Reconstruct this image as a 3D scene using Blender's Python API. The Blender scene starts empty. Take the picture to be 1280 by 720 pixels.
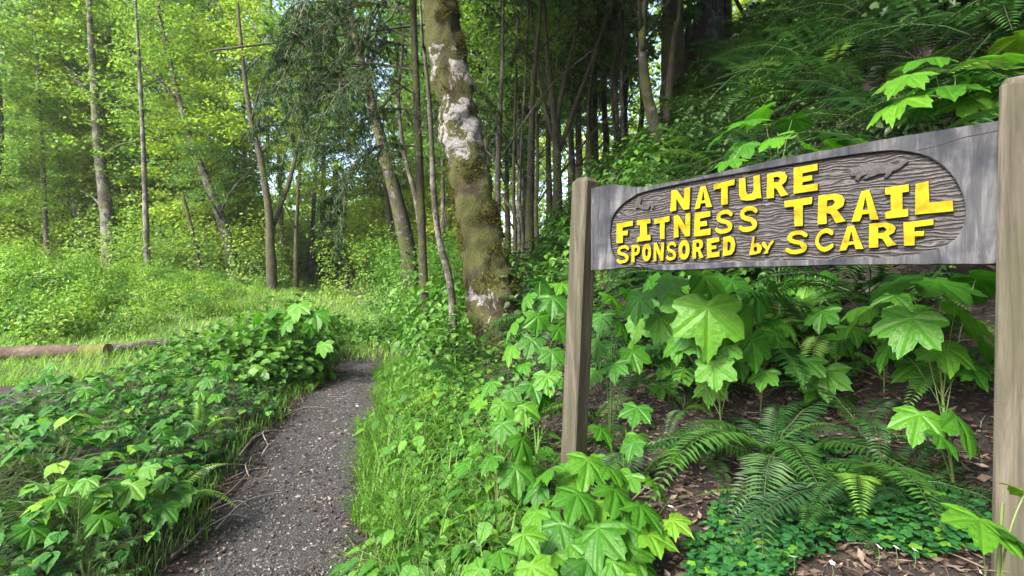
import bpy, bmesh, math, random
import numpy as np
from mathutils import Vector, Matrix, noise as mnoise

random.seed(7)
RNG = np.random.default_rng(11)
S = bpy.context.scene
COL = S.collection
R = math.radians
PI = math.pi

# ------------------------------------------------------------------ camera, sky, sun, exposure
cam_d = bpy.data.cameras.new('camera')
cam = bpy.data.objects.new('camera', cam_d)
COL.objects.link(cam)
cam.location = (0, 0, 1.5)
cam.rotation_euler = (PI / 2, 0, 0)
cam_d.sensor_width = 36
cam_d.lens = 18.0
cam_d.shift_y = -10 / 1280
cam_d.clip_start = 0.05
cam_d.clip_end = 1500
S.camera = cam

SUN_EL, SUN_AZ = 40.0, 222.0            # azimuth clockwise from +Y: the sun stands behind the camera, to the left
world = bpy.data.worlds.new('World')
S.world = world
world.use_nodes = True
wn = world.node_tree.nodes
sky = wn.new('ShaderNodeTexSky')
sky.sky_type = 'NISHITA'
sky.sun_disc = False
sky.sun_elevation = R(SUN_EL)
sky.sun_rotation = R(SUN_AZ)
sky.air_density = 1.0
sky.dust_density = 4.0
sky.ozone_density = 1.0
bg = wn['Background']
bg.inputs['Strength'].default_value = 0.11
world.node_tree.links.new(sky.outputs['Color'], bg.inputs['Color'])

sun_d = bpy.data.lights.new('sun', 'SUN')
sun_d.energy = 1.5
sun_d.angle = R(14)
sun_d.color = (1.0, 0.95, 0.86)
sun = bpy.data.objects.new('sun', sun_d)
COL.objects.link(sun)
sv = Vector((math.sin(R(SUN_AZ)) * math.cos(R(SUN_EL)), math.cos(R(SUN_AZ)) * math.cos(R(SUN_EL)), math.sin(R(SUN_EL))))
sun.rotation_euler = sv.to_track_quat('Z', 'Y').to_euler()
sun.location = (-20, -5, 40)

S.view_settings.view_transform = 'Standard'
S.view_settings.look = 'None'
S.view_settings.exposure = 2.8
S.view_settings.gamma = 1.0
S.render.engine = 'CYCLES'
S.cycles.use_denoising = True
S.cycles.max_bounces = 6
S.cycles.diffuse_bounces = 4
S.cycles.glossy_bounces = 2
S.cycles.transmission_bounces = 4
S.cycles.transparent_max_bounces = 4

# ------------------------------------------------------------------ helpers
def tag(o, label=None, cat=None, group=None, kind=None):
    if label: o['label'] = label
    if cat: o['category'] = cat
    if group: o['group'] = group
    if kind: o['kind'] = kind
    return o

def thing(name, label, cat, loc=(0, 0, 0), rz=0.0, group=None):
    o = bpy.data.objects.new(name, None)
    COL.objects.link(o)
    o.empty_display_size = 0.1
    o.location = loc
    o.rotation_euler = (0, 0, rz)
    return tag(o, label, cat, group)

def obj(name, me, parent=None, loc=(0, 0, 0), rot=(0, 0, 0), sc=1.0):
    o = bpy.data.objects.new(name, me)
    COL.objects.link(o)
    o.parent = parent
    o.location = loc
    o.rotation_euler = rot
    o.scale = (sc, sc, sc) if np.isscalar(sc) else sc
    return o

def dup(root, loc, rz=0.0, sc=1.0, label=None):
    r = root.copy()
    COL.objects.link(r)
    r.location = loc
    r.rotation_euler = (0, 0, rz)
    r.scale = (sc, sc, sc) if np.isscalar(sc) else sc
    if label: r['label'] = label
    for ch in root.children:
        c = ch.copy()
        COL.objects.link(c)
        c.parent = r
        for g in ch.children:
            d = g.copy()
            COL.objects.link(d)
            d.parent = c
    return r

def mesh(name, V, F, mats, smooth=False, midx=None):
    """V (n,3); F list of arrays (m,k) of vertex indices."""
    V = np.asarray(V, np.float32)
    if not isinstance(F, list): F = [F]
    F = [np.asarray(f, np.int32) for f in F if len(f)]
    me = bpy.data.meshes.new(name)
    me.vertices.add(len(V))
    me.vertices.foreach_set('co', V.ravel())
    loops = np.concatenate([f.ravel() for f in F])
    tot = np.concatenate([np.full(len(f), f.shape[1], np.int32) for f in F])
    start = np.concatenate([[0], np.cumsum(tot)[:-1]]).astype(np.int32)
    me.loops.add(len(loops))
    me.loops.foreach_set('vertex_index', loops)
    me.polygons.add(len(tot))
    me.polygons.foreach_set('loop_start', start)
    me.polygons.foreach_set('loop_total', tot)
    if midx is not None: me.polygons.foreach_set('material_index', np.asarray(midx, np.int32))
    me.polygons.foreach_set('use_smooth', np.full(len(tot), bool(smooth)))
    for m in (mats if isinstance(mats, (list, tuple)) else [mats]): me.materials.append(m)
    me.update(calc_edges=True)
    me.validate()
    return me

class Geo:
    """collects vertices and faces of one mesh"""
    def __init__(s): s.V, s.F, s.M, s.n = [], [], [], 0
    def add(s, V, F, m=0):
        V = np.asarray(V, np.float32)
        for f in (F if isinstance(F, list) else [F]):
            f = np.asarray(f, np.int32)
            s.F.append(f + s.n)
            s.M.append(np.full(len(f), m, np.int32))
        s.V.append(V)
        s.n += len(V)
        return s
    def build(s, name, mats, smooth=False):
        return mesh(name, np.concatenate(s.V), s.F, mats, smooth, np.concatenate(s.M))

def norm(a): return a / np.maximum(np.linalg.norm(a, axis=-1, keepdims=True), 1e-9)

def tube(path, rad, seg=8, cap=True, bump=0.0, freq=3.0, seed=0.0):
    P = np.asarray(path, float)
    rad = np.broadcast_to(np.asarray(rad, float), (len(P),))
    T = norm(np.gradient(P, axis=0))
    ref = np.array([1.0, 0, 0]) if abs(T[0][0]) < 0.8 else np.array([0, 1.0, 0])
    A = norm(np.cross(T, ref)); B = np.cross(T, A)
    th = np.arange(seg) * 2 * PI / seg
    rr = np.repeat(rad[:, None], seg, 1)
    if bump:
        for i in range(len(P)):
            for j in range(seg):
                q = P[i] + rad[i] * (A[i] * math.cos(th[j]) + B[i] * math.sin(th[j]))
                rr[i, j] *= 1 + bump * mnoise.fractal(Vector(q * freq + seed), 1.0, 2.0, 3)
    V = P[:, None] + rr[..., None] * (A[:, None] * np.cos(th)[None, :, None] + B[:, None] * np.sin(th)[None, :, None])
    V = V.reshape(-1, 3)
    i, j = np.meshgrid(np.arange(len(P) - 1), np.arange(seg), indexing='ij')
    j2 = (j + 1) % seg
    F = np.stack([i * seg + j, i * seg + j2, (i + 1) * seg + j2, (i + 1) * seg + j], -1).reshape(-1, 4)
    Fs = [F]
    if cap:
        n = len(V)
        V = np.concatenate([V, P[:1], P[-1:]])
        jj = np.arange(seg)
        Fs.append(np.stack([np.full(seg, n), (jj + 1) % seg, jj], -1))
        b = (len(P) - 1) * seg
        Fs.append(np.stack([np.full(seg, n + 1), b + jj, b + (jj + 1) % seg], -1))
    return V, Fs

def spline(pts, n):
    """Catmull-Rom through pts, n samples"""
    P = np.asarray(pts, float)
    Q = np.concatenate([[2 * P[0] - P[1]], P, [2 * P[-1] - P[-2]]])
    t = np.linspace(0, len(P) - 1 - 1e-6, n)
    k = t.astype(int); u = (t - k)[:, None]
    a, b, c, d = Q[k], Q[k + 1], Q[k + 2], Q[k + 3]
    return 0.5 * (2 * b + (c - a) * u + (2 * a - 5 * b + 4 * c - d) * u ** 2 + (3 * b - a - 3 * c + d) * u ** 3)

# leaf templates: (along, side, up) and faces
T_DIAMOND = (np.array([(0, 0, 0), (.45, .5, .07), (1, 0, -.06), (.45, -.5, .07)]), [np.array([(0, 2, 1), (0, 3, 2)])])
T_OVATE = (np.array([(0, 0, 0), (.28, .46, .05), (.65, .36, .03), (1, 0, -.14), (.65, -.36, .03), (.28, -.46, .05), (.5, 0, -.05)]),
           [np.array([(0, 6, 1), (1, 6, 2), (2, 6, 3), (3, 6, 4), (4, 6, 5), (5, 6, 0)])])
T_BLADE = (np.array([(0, .5, 0), (0, -.5, 0), (.35, .45, .3), (.35, -.45, .3), (.7, .3, .36), (.7, -.3, .36), (1, 0, .22)]),
           [np.array([(0, 1, 3, 2), (2, 3, 5, 4)]), np.array([(4, 5, 6)])])
T_STRIP = (np.array([(0, .5, 0), (0, -.5, 0), (.5, .4, .0), (.5, -.4, .0), (1, 0, -.1)]), [np.array([(0, 1, 3, 2)]), np.array([(2, 3, 4)])])
T_CURL = (np.array([(0, 0, .12), (.4, .42, .2), (.55, 0, 0), (1, .05, .25), (.4, -.42, .12)]), [np.array([(0, 2, 1), (1, 2, 3), (3, 2, 4), (4, 2, 0)])])

def leaves(P, D, N, L, W, T):
    """many leaves: base P, direction D, normal N, length L, width W -> V, F"""
    P, D, N = np.asarray(P, float), norm(np.asarray(D, float)), np.asarray(N, float)
    Sd = norm(np.cross(N, D)); N = np.cross(D, Sd)
    L = np.broadcast_to(np.asarray(L, float), (len(P),)); W = np.broadcast_to(np.asarray(W, float), (len(P),))
    tv, tf = T
    V = (P[:, None] + tv[None, :, 0, None] * (L[:, None, None] * D[:, None])
         + tv[None, :, 1, None] * (W[:, None, None] * Sd[:, None]) + tv[None, :, 2, None] * (L[:, None, None] * N[:, None]))
    k = len(tv)
    off = (np.arange(len(P)) * k)[:, None, None]
    return V.reshape(-1, 3), [(f[None] + off).reshape(-1, f.shape[1]) for f in tf]

def rdir(n, zlo=-1, zhi=1):
    a = RNG.uniform(0, 2 * PI, n); z = RNG.uniform(zlo, zhi, n); r = np.sqrt(np.maximum(0, 1 - z * z))
    return np.stack([r * np.cos(a), r * np.sin(a), z], -1)

def upish(n, tilt=0.5):
    return norm(np.stack([RNG.normal(0, tilt, n), RNG.normal(0, tilt, n), np.ones(n)], -1))

# ------------------------------------------------------------------ materials
def M(name):
    m = bpy.data.materials.new(name)
    m.use_nodes = True
    nt = m.node_tree
    return m, nt, nt.nodes['Principled BSDF'], nt.nodes['Material Output']

def N(nt, kind, **kw):
    n = nt.nodes.new(kind)
    for k, v in kw.items():
        if k in n.inputs: n.inputs[k].default_value = v
        else: setattr(n, k, v)
    return n

def ramp(nt, fac, stops, mode='LINEAR'):
    n = nt.nodes.new('ShaderNodeValToRGB')
    n.color_ramp.interpolation = mode
    e = n.color_ramp.elements
    while len(e) > 1: e.remove(e[-1])
    for i, (p, c) in enumerate(stops):
        q = e[0] if i == 0 else e.new(p)
        q.position = p
        q.color = (c[0], c[1], c[2], 1) if not np.isscalar(c) else (c, c, c, 1)
    nt.links.new(fac, n.inputs['Fac'])
    return n.outputs['Color']

def mixc(nt, fac, a, b, blend='MIX'):
    n = nt.nodes.new('ShaderNodeMix')
    n.data_type = 'RGBA'; n.blend_type = blend
    for s, v in ((0, fac), (6, a), (7, b)):
        if hasattr(v, 'is_linked'): nt.links.new(v, n.inputs[s])
        elif s == 0: n.inputs[s].default_value = v
        else: n.inputs[s].default_value = (v[0], v[1], v[2], 1)
    return n.outputs[2]

def math_(nt, op, a, b=None, c=None):
    n = nt.nodes.new('ShaderNodeMath'); n.operation = op
    for i, v in enumerate((a, b, c)):
        if v is None: continue
        if hasattr(v, 'is_linked'): nt.links.new(v, n.inputs[i])
        else: n.inputs[i].default_value = v
    return n.outputs[0]

def noise(nt, vec, scale, detail=3, rough=0.55, dist=0.0):
    n = N(nt, 'ShaderNodeTexNoise', Scale=scale, Detail=detail, Roughness=rough, Distortion=dist)
    if vec is not None: nt.links.new(vec, n.inputs['Vector'])
    return n.outputs['Fac']

def bump(nt, h, strength, dist, bsdf, prev=None):
    b = N(nt, 'ShaderNodeBump', Strength=strength, Distance=dist)
    nt.links.new(h, b.inputs['Height'])
    if prev is not None: nt.links.new(prev, b.inputs['Normal'])
    if bsdf is not None: nt.links.new(b.outputs[0], bsdf.inputs['Normal'])
    return b.outputs[0]

def mapping(nt, vec, sc):
    n = N(nt, 'ShaderNodeMapping'); n.inputs['Scale'].default_value = sc
    nt.links.new(vec, n.inputs['Vector'])
    return n.outputs[0]

def leaf_mat(name, stops, per='island', trans=0.42, gloss=0.45, veins=None, tint=(1.15, 1.35, 0.62)):
    """thin leaf: reflecting side plus light passing through"""
    m, nt, b, out = M(name)
    if per == 'island': rnd = N(nt, 'ShaderNodeNewGeometry').outputs['Random Per Island']
    else: rnd = N(nt, 'ShaderNodeObjectInfo').outputs['Random']
    c = ramp(nt, rnd, stops)
    co = N(nt, 'ShaderNodeTexCoord').outputs['Object']
    if veins:
        mn = None
        for a in veins:
            v = N(nt, 'ShaderNodeVectorMath', operation='DOT_PRODUCT')
            nt.links.new(co, v.inputs[0]); v.inputs[1].default_value = (-math.sin(a), math.cos(a), 0)
            v2 = N(nt, 'ShaderNodeVectorMath', operation='DOT_PRODUCT')
            nt.links.new(co, v2.inputs[0]); v2.inputs[1].default_value = (math.cos(a), math.sin(a), 0)
            d = math_(nt, 'ABSOLUTE', v.outputs['Value'])
            d = math_(nt, 'ADD', d, math_(nt, 'MULTIPLY', math_(nt, 'LESS_THAN', v2.outputs['Value'], 0.0), 1.0))
            mn = d if mn is None else math_(nt, 'MINIMUM', mn, d)
        vein = ramp(nt, mn, [(0.006, (1, 1, 1)), (0.022, (0, 0, 0))])
        wv = N(nt, 'ShaderNodeTexNoise', Scale=9.0, Detail=3.0)
        nt.links.new(co, wv.inputs['Vector'])
        c = mixc(nt, math_(nt, 'MULTIPLY', vein, 0.35), c, mixc(nt, 1.0, c, (1.9, 1.7, 1.8), 'MULTIPLY'))
        c = mixc(nt, 1.0, c, ramp(nt, wv.outputs['Fac'], [(0.3, (.78, .8, .8)), (0.7, (1.15, 1.12, 1.05))]), 'MULTIPLY')
        if len(veins) > 1:
            c = mixc(nt, ramp(nt, noise(nt, co, 6.5, 5, .7), [(.69, 0.0), (.72, .7)]), c, (.10, .075, .02))
        h = math_(nt, 'ADD', ramp(nt, mn, [(0.0, 0.0), (0.08, 1.0)]), math_(nt, 'MULTIPLY', wv.outputs['Fac'], 0.8))
        bump(nt, h, 0.28, 0.03, b)
    nt.links.new(c, b.inputs['Base Color'])
    b.inputs['Roughness'].default_value = gloss
    b.inputs['Specular IOR Level'].default_value = 0.24
    tr = N(nt, 'ShaderNodeBsdfTranslucent')
    nt.links.new(mixc(nt, 1.0, c, tint, 'MULTIPLY'), tr.inputs['Color'])
    mx = N(nt, 'ShaderNodeMixShader', Fac=trans)
    nt.links.new(b.outputs[0], mx.inputs[1]); nt.links.new(tr.outputs[0], mx.inputs[2])
    nt.links.new(mx.outputs[0], out.inputs['Surface'])
    return m

def plain_mat(name, col, rough=0.8, var=None, scale=8.0, bumps=0.0, coords='Object'):
    m, nt, b, out = M(name)
    b.inputs['Roughness'].default_value = rough
    co = N(nt, 'ShaderNodeTexCoord').outputs[coords]
    f = noise(nt, co, scale, 5)
    nt.links.new(ramp(nt, f, [(0.3, col), (0.7, var or tuple(min(1, x * 1.5) for x in col))]), b.inputs['Base Color'])
    if bumps: bump(nt, f, bumps, 0.02, b)
    return m

MAT = {}
# foliage (base reflectances; the light through the leaf is the translucent part)
MAT['alder_bright'] = leaf_mat('alder_leaf_bright', [(0, (.13, .21, .026)), (.5, (.21, .30, .04)), (1, (.30, .37, .065))], trans=.5)
MAT['alder_mid'] = leaf_mat('alder_leaf_mid', [(0, (.09, .17, .028)), (.5, (.15, .25, .045)), (1, (.23, .33, .075))], trans=.5)
MAT['alder_cool'] = leaf_mat('alder_leaf_cool', [(0, (.06, .14, .035)), (.5, (.105, .205, .056)), (1, (.18, .285, .09))], trans=.45)
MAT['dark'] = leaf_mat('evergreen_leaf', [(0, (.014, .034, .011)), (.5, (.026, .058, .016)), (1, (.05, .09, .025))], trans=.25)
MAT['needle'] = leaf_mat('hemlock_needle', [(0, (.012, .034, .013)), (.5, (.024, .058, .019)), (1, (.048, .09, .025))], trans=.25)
MAT['meadow'] = leaf_mat('meadow_leaf', [(0, (.07, .16, .018)), (.5, (.12, .24, .026)), (.85, (.18, .30, .035)), (1, (.30, .36, .06))], trans=.42)
MAT['grass'] = leaf_mat('grass_blade', [(0, (.045, .12, .016)), (.6, (.075, .18, .022)), (1, (.13, .24, .04))], trans=.4, gloss=.38)
MAT['grass_light'] = leaf_mat('meadow_grass_blade', [(0, (.09, .20, .025)), (.6, (.15, .28, .04)), (1, (.25, .36, .08))], trans=.4)
MAT['shrub'] = leaf_mat('shrub_leaf', [(0, (.03, .09, .016)), (.5, (.055, .15, .02)), (1, (.10, .21, .03))], trans=.38, gloss=.4)
MAT['bramble'] = leaf_mat('bramble_leaf', [(0, (.020, .10, .016)), (.5, (.042, .155, .022)), (.85, (.08, .21, .028)), (1, (.15, .30, .03))], per='object', trans=.34, gloss=.5, veins=[0.0])
MAT['lush'] = leaf_mat('broad_leaf_bright', [(0, (.026, .105, .012)), (.5, (.048, .16, .014)), (.9, (.085, .22, .018)), (1, (.15, .27, .02))], per='object', trans=.4, gloss=.42, veins=[0, .87, -.87, 1.83, -1.83])
MAT['broad'] = leaf_mat('broad_leaf_green', [(0, (.028, .115, .011)), (.5, (.045, .155, .014)), (1, (.07, .20, .018))], per='object', trans=.4, gloss=.42, veins=[0, .87, -.87, 1.83, -1.83])
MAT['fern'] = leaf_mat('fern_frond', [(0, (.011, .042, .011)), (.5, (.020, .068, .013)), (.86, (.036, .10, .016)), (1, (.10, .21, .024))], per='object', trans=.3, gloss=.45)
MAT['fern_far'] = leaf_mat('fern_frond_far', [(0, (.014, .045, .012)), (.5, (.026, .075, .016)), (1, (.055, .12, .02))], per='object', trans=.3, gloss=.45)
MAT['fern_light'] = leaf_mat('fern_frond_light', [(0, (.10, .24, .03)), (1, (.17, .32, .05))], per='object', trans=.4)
MAT['sorrel'] = leaf_mat('sorrel_leaf', [(0, (.02, .10, .03)), (.7, (.028, .11, .030)), (.9, (.05, .16, .022)), (1, (.11, .25, .025))], trans=.35)
MAT['litter'] = leaf_mat('dead_leaf', [(0, (.012, .008, .006)), (.3, (.045, .030, .023)), (.65, (.095, .066, .050)), (.9, (.155, .118, .094)), (1, (.24, .20, .17))], trans=.08, gloss=.75, tint=(1, .9, .7))
MAT['moss'] = leaf_mat('moss_tuft', [(0, (.018, .022, .004)), (.5, (.052, .057, .006)), (1, (.13, .125, .013))], trans=.3, gloss=.9, tint=(1.2, 1.1, .5))
MAT['stem'] = plain_mat('green_stem', (.05, .10, .02), .6, (.10, .13, .04))
MAT['rachis'] = plain_mat('fern_midrib', (.018, .035, .008), .7, (.035, .05, .014))
MAT['twig'] = plain_mat('brown_twig', (.05, .035, .024), .85, (.13, .10, .075), 20, .4)
MAT['stick'] = plain_mat('grey_stick', (.10, .085, .07), .85, (.24, .21, .18), 14, .5)
MAT['petal'] = plain_mat('white_petal', (.75, .74, .76), .6, (.82, .8, .82))

def bark_mat(name, base, light, moss=None, moss_amt=.5, light_amt=.5, scale=3.0):
    m, nt, b, out = M(name)
    co = N(nt, 'ShaderNodeTexCoord').outputs['Object']
    st = mapping(nt, co, (1, 1, .35))
    f1 = noise(nt, co, scale, 5, .6)
    f2 = noise(nt, mapping(nt, co, (1, 1, 2.2)), scale * 4, 4, .6)
    fine = noise(nt, st, scale * 14, 5, .7)
    c = ramp(nt, fine, [(.3, tuple(x * .55 for x in base)), (.7, tuple(x * 1.5 for x in base))])
    pl = ramp(nt, math_(nt, 'ADD', math_(nt, 'MULTIPLY', f1, .7), math_(nt, 'MULTIPLY', f2, .3)), [(.62 - light_amt * .3, 0.0), (.68 - light_amt * .3, 1.0)])
    lc = ramp(nt, fine, [(.3, tuple(x * .6 for x in light)), (.6, light)])
    c = mixc(nt, pl, c, lc)
    h = math_(nt, 'ADD', fine, math_(nt, 'MULTIPLY', f2, .6))
    if moss:
        fm = noise(nt, co, scale * .8 + 1.3, 6, .62, .3)
        mm = ramp(nt, fm, [(.66 - moss_amt * .34, 0.0), (.72 - moss_amt * .34, 1.0)])
        mc = ramp(nt, noise(nt, co, 40, 4, .7), [(.3, tuple(x * .4 for x in moss)), (.7, tuple(x * 1.5 for x in moss))])
        c = mixc(nt, mm, c, mc)
    nt.links.new(c, b.inputs['Base Color'])
    b.inputs['Roughness'].default_value = .92
    bump(nt, h, .8, .03, b)
    return m

MAT['bark_alder'] = bark_mat('pale_alder_bark', (.035, .032, .026), (.14, .137, .122), (.07, .085, .02), .35, .5, 2.2)
MAT['bark_dark'] = bark_mat('dark_mossy_bark', (.03, .027, .02), (.12, .115, .095), (.045, .05, .012), .5, .2, 2.5)
MAT['bark_grey'] = bark_mat('grey_bark', (.04, .035, .03), (.14, .132, .12), (.045, .05, .015), .25, .42, 3)
MAT['bark_log'] = bark_mat('log_bark', (.055, .034, .024), (.12, .09, .072), (.06, .07, .01), .1, .35, 4)
MAT['bark_mosslog'] = bark_mat('mossy_log_bark', (.035, .025, .018), (.07, .055, .04), (.075, .09, .012), .95, .3, 4)

# ------------------------------------------------------------------ terrain
_TY = [-8, 0, 2.6, 3.84, 5.65, 8, 10, 14, 25, 60, 400]
_TX = [.3, -.75, -1.22, -1.56, -1.92, -2.4, -3.3, -5.2, -9.4, -22, -150]
_HX = [.3, -.75, -1.22, -1.56, -1.92, -2.35, -2.5, -2.5, -1.5, 2, 20]
def trail_x(y): return np.interp(y, _TY, _TX)
def wob(x, y, s=0):
    return (np.sin(x * 1.7 + y * .9 + s) + np.sin(x * .8 - y * 1.9 + 1.3 + s) + np.sin(x * 3.1 + y * 2.7 + 2 * s) * .5 + np.sin(y * 4.3 - x * 3.7 + s) * .35) / 2.85
def gz(x, y):
    x = np.asarray(x, float); y = np.asarray(y, float)
    base = np.interp(y, [3, 8, 10, 14, 25, 60, 400], [0, .15, .22, .5, 1.2, 2.2, 8])
    d = x - np.interp(y, _TY, _HX)
    h = np.interp(d, [.5, 1.0, 1.5, 2.2, 2.85, 9, 16, 40, 200], [0, .2, .48, .75, 1.1, 7.8, 13, 18, 20])
    dl = trail_x(y) - x
    b = np.interp(dl, [.45, .9, 2.5, 5], [0, .12, .18, .1])
    m = 1.0 * np.exp(-((x + 13.5) / 5.5) ** 2 - ((y - 14.5) / 4.0) ** 2)
    far = np.clip((np.hypot(x, y) - 40) / 60, 0, 1) * 3 * np.clip(-x / 40, 0, 1)
    r = np.clip(np.abs(x - trail_x(y)) - .45, 0, 1)
    return base + h + b + m + far + wob(x * 1.3, y * 1.3) * (.008 + .045 * r)
def gzf(x, y): return float(gz(x, y))

def graded(a, b, n0, n1, lo, hi):
    """coordinates: fine between a and b, coarse out to lo and hi"""
    core = np.linspace(a, b, n0)
    t = np.linspace(0, 1, n1 + 1)[1:]
    return np.concatenate([(a - (a - lo) * t ** 2.2)[::-1], core, b + (hi - b) * t ** 2.2])

gx = graded(-9, 6, 190, 40, -320, 260)
gy = graded(-.5, 14, 170, 44, -60, 420)
X, Y = np.meshgrid(gx, gy)
Z = gz(X, Y)
i, j = np.meshgrid(np.arange(len(gy) - 1), np.arange(len(gx) - 1), indexing='ij')
w = len(gx)
GF = np.stack([i * w + j, i * w + j + 1, (i + 1) * w + j + 1, (i + 1) * w + j], -1).reshape(-1, 4)

m, nt, b, out = M('forest_soil')
co = N(nt, 'ShaderNodeTexCoord').outputs['Object']
f = noise(nt, co, 14, 8, .7)
f2 = noise(nt, co, 1.4, 4, .6)
vor = N(nt, 'ShaderNodeTexVoronoi', Scale=22.0); nt.links.new(co, vor.inputs['Vector'])
soil = ramp(nt, vor.outputs['Color'], [(0, (.006, .0045, .0035)), (.45, (.014, .0105, .008)), (.75, (.03, .022, .016)), (1, (.06, .047, .036))])
soil = mixc(nt, ramp(nt, f, [(.35, 0.0), (.65, .7)]), soil, (.010, .0078, .006))
green = ramp(nt, f, [(.3, (.025, .045, .010)), (.7, (.085, .13, .024))])
at = N(nt, 'ShaderNodeAttribute', attribute_name='growth').outputs['Fac']
gm = ramp(nt, math_(nt, 'ADD', math_(nt, 'MULTIPLY', f2, .8), math_(nt, 'SUBTRACT', at, .9)), [(.0, 0.0), (.12, 1.0)])
nt.links.new(mixc(nt, gm, soil, green), b.inputs['Base Color'])
b.inputs['Roughness'].default_value = .95
bump(nt, f, .9, .03, b)
MAT['soil'] = m
me = mesh('ground', np.stack([X, Y, Z], -1).reshape(-1, 3), GF, m, True)
dd = (X - np.interp(Y, _TY, _HX)).ravel()
ddl = (trail_x(Y) - X).ravel()
gr = np.clip((ddl - .7) * .5, 0, 1) * np.clip((Y.ravel() - 6) / 4, .35, 1)
gr = np.where(dd > 0.5, .25 + .3 * (Y.ravel() > 6), np.maximum(gr, np.where(Y.ravel() > 9.5, .95, 0)))
a = me.attributes.new('growth', 'FLOAT', 'POINT'); a.data.foreach_set('value', gr.astype(np.float32))
tag(obj('ground', me), 'brown forest soil of the valley floor and hillside', 'ground', kind='structure')

# the trail: dark gravel laid over the soil
ty = np.concatenate([np.linspace(-1.5, 8.0, 150), np.linspace(8.1, 8.9, 10)])
nu = 17
V = []
for k, y in enumerate(ty):
    hw = np.interp(y, [0, 2.6, 3.84, 5.65, 8, 8.5, 8.9], [.44, .45, .48, .52, .58, .45, .12])
    cx = trail_x(y)
    hl = hw * (1 + .16 * wob(0, y * 2.2, 1.0)); hr = hw * (1 + .13 * wob(0, y * 2.0, 4.0))
    for u in np.linspace(-1, 1, nu):
        x = cx + (u * hl if u < 0 else u * hr)
        e = max(0, abs(u) - .8) / .2
        V.append((x, y, gzf(x, y) + .014 - .03 * e + .008 * mnoise.noise(Vector((x * 6, y * 6, 0)))))
i, j = np.meshgrid(np.arange(len(ty) - 1), np.arange(nu - 1), indexing='ij')
TF = np.stack([i * nu + j, i * nu + j + 1, (i + 1) * nu + j + 1, (i + 1) * nu + j], -1).reshape(-1, 4)
m, nt, b, out = M('trail_gravel')
co = N(nt, 'ShaderNodeTexCoord').outputs['Object']
vor = N(nt, 'ShaderNodeTexVoronoi', Scale=75.0); nt.links.new(co, vor.inputs['Vector'])
f = noise(nt, co, 30, 6, .7); f2 = noise(nt, co, 2.2, 4)
c = ramp(nt, vor.outputs['Color'], [(0, (.008, .008, .009)), (.55, (.022, .0215, .0225)), (.85, (.048, .046, .047)), (1, (.13, .125, .12))])
c = mixc(nt, ramp(nt, f2, [(.4, 0.0), (.75, .55)]), c, (.024, .018, .015))
c = mixc(nt, ramp(nt, f, [(.4, 0.0), (.7, .7)]), c, (.012, .011, .011))
nt.links.new(c, b.inputs['Base Color']); b.inputs['Roughness'].default_value = .9
n1 = bump(nt, vor.outputs['Distance'], .7, .012, None)
bump(nt, f, .7, .015, b, n1)
tag(obj('trail', mesh('trail', V, TF, m, True)), 'dark grey gravel trail curving away between the plants', 'trail', kind='structure')

def at(px, y, dz=0.0):
    """a point of the ground seen at picture column px, y metres ahead"""
    x = (px - 640) / 640 * y
    return Vector((x, y, gzf(x, y) + dz))
def sp(px, py, y):
    """the point y metres ahead on the line of sight through px, py"""
    return Vector(((px - 640) / 640 * y, y, 1.5 + (350 - py) / 640 * y))

# pebbles and chips lying on the trail
def rocks(P, size, flat=.6):
    t = (1 + 5 ** .5) / 2
    base = np.array([(-1, t, 0), (1, t, 0), (-1, -t, 0), (1, -t, 0), (0, -1, t), (0, 1, t), (0, -1, -t), (0, 1, -t), (t, 0, -1), (t, 0, 1), (-t, 0, -1), (-t, 0, 1)]) / 1.9
    fc = np.array([(0, 11, 5), (0, 5, 1), (0, 1, 7), (0, 7, 10), (0, 10, 11), (1, 5, 9), (5, 11, 4), (11, 10, 2), (10, 7, 6), (7, 1, 8), (3, 9, 4), (3, 4, 2), (3, 2, 6), (3, 6, 8), (3, 8, 9), (4, 9, 5), (2, 4, 11), (6, 2, 10), (8, 6, 7), (9, 8, 1)])
    n = len(P)
    jit = RNG.uniform(.6, 1.3, (n, 12, 1)); an = RNG.uniform(0, 2 * PI, n)
    sc = np.stack([np.ones(n), RNG.uniform(.5, 1, n), RNG.uniform(.35, flat + .2, n)], -1)
    V = base[None] * jit * sc[:, None] * size[:, None, None]
    c, s = np.cos(an)[:, None], np.sin(an)[:, None]
    V = np.stack([V[..., 0] * c - V[..., 1] * s, V[..., 0] * s + V[..., 1] * c, V[..., 2]], -1) + P[:, None]
    return V.reshape(-1, 3), [(fc[None] + (np.arange(n) * 12)[:, None, None]).reshape(-1, 3)]

n = 14000
yy = RNG.uniform(0, 1, n) ** 1.7 * 7.5 + 1.6
u = np.clip(RNG.normal(0, .5, n), -1.15, 1.15)
xx = trail_x(yy) + u * .47
sz = RNG.uniform(.003, .011, n) * (1 + .9 * (RNG.uniform(0, 1, n) > .96))
P = np.stack([xx, yy, gz(xx, yy) + .014], -1)
m, nt, b, out = M('pebble')
c = ramp(nt, N(nt, 'ShaderNodeNewGeometry').outputs['Random Per Island'], [(0, (.012, .012, .013)), (.6, (.036, .034, .035)), (.86, (.09, .085, .085)), (1, (.22, .205, .19))])
nt.links.new(c, b.inputs['Base Color']); b.inputs['Roughness'].default_value = .85
V, F = rocks(P, sz)
tag(obj('gravel', mesh('gravel', V, F, m)), 'loose grey pebbles scattered over the trail', 'gravel', kind='stuff')

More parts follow.
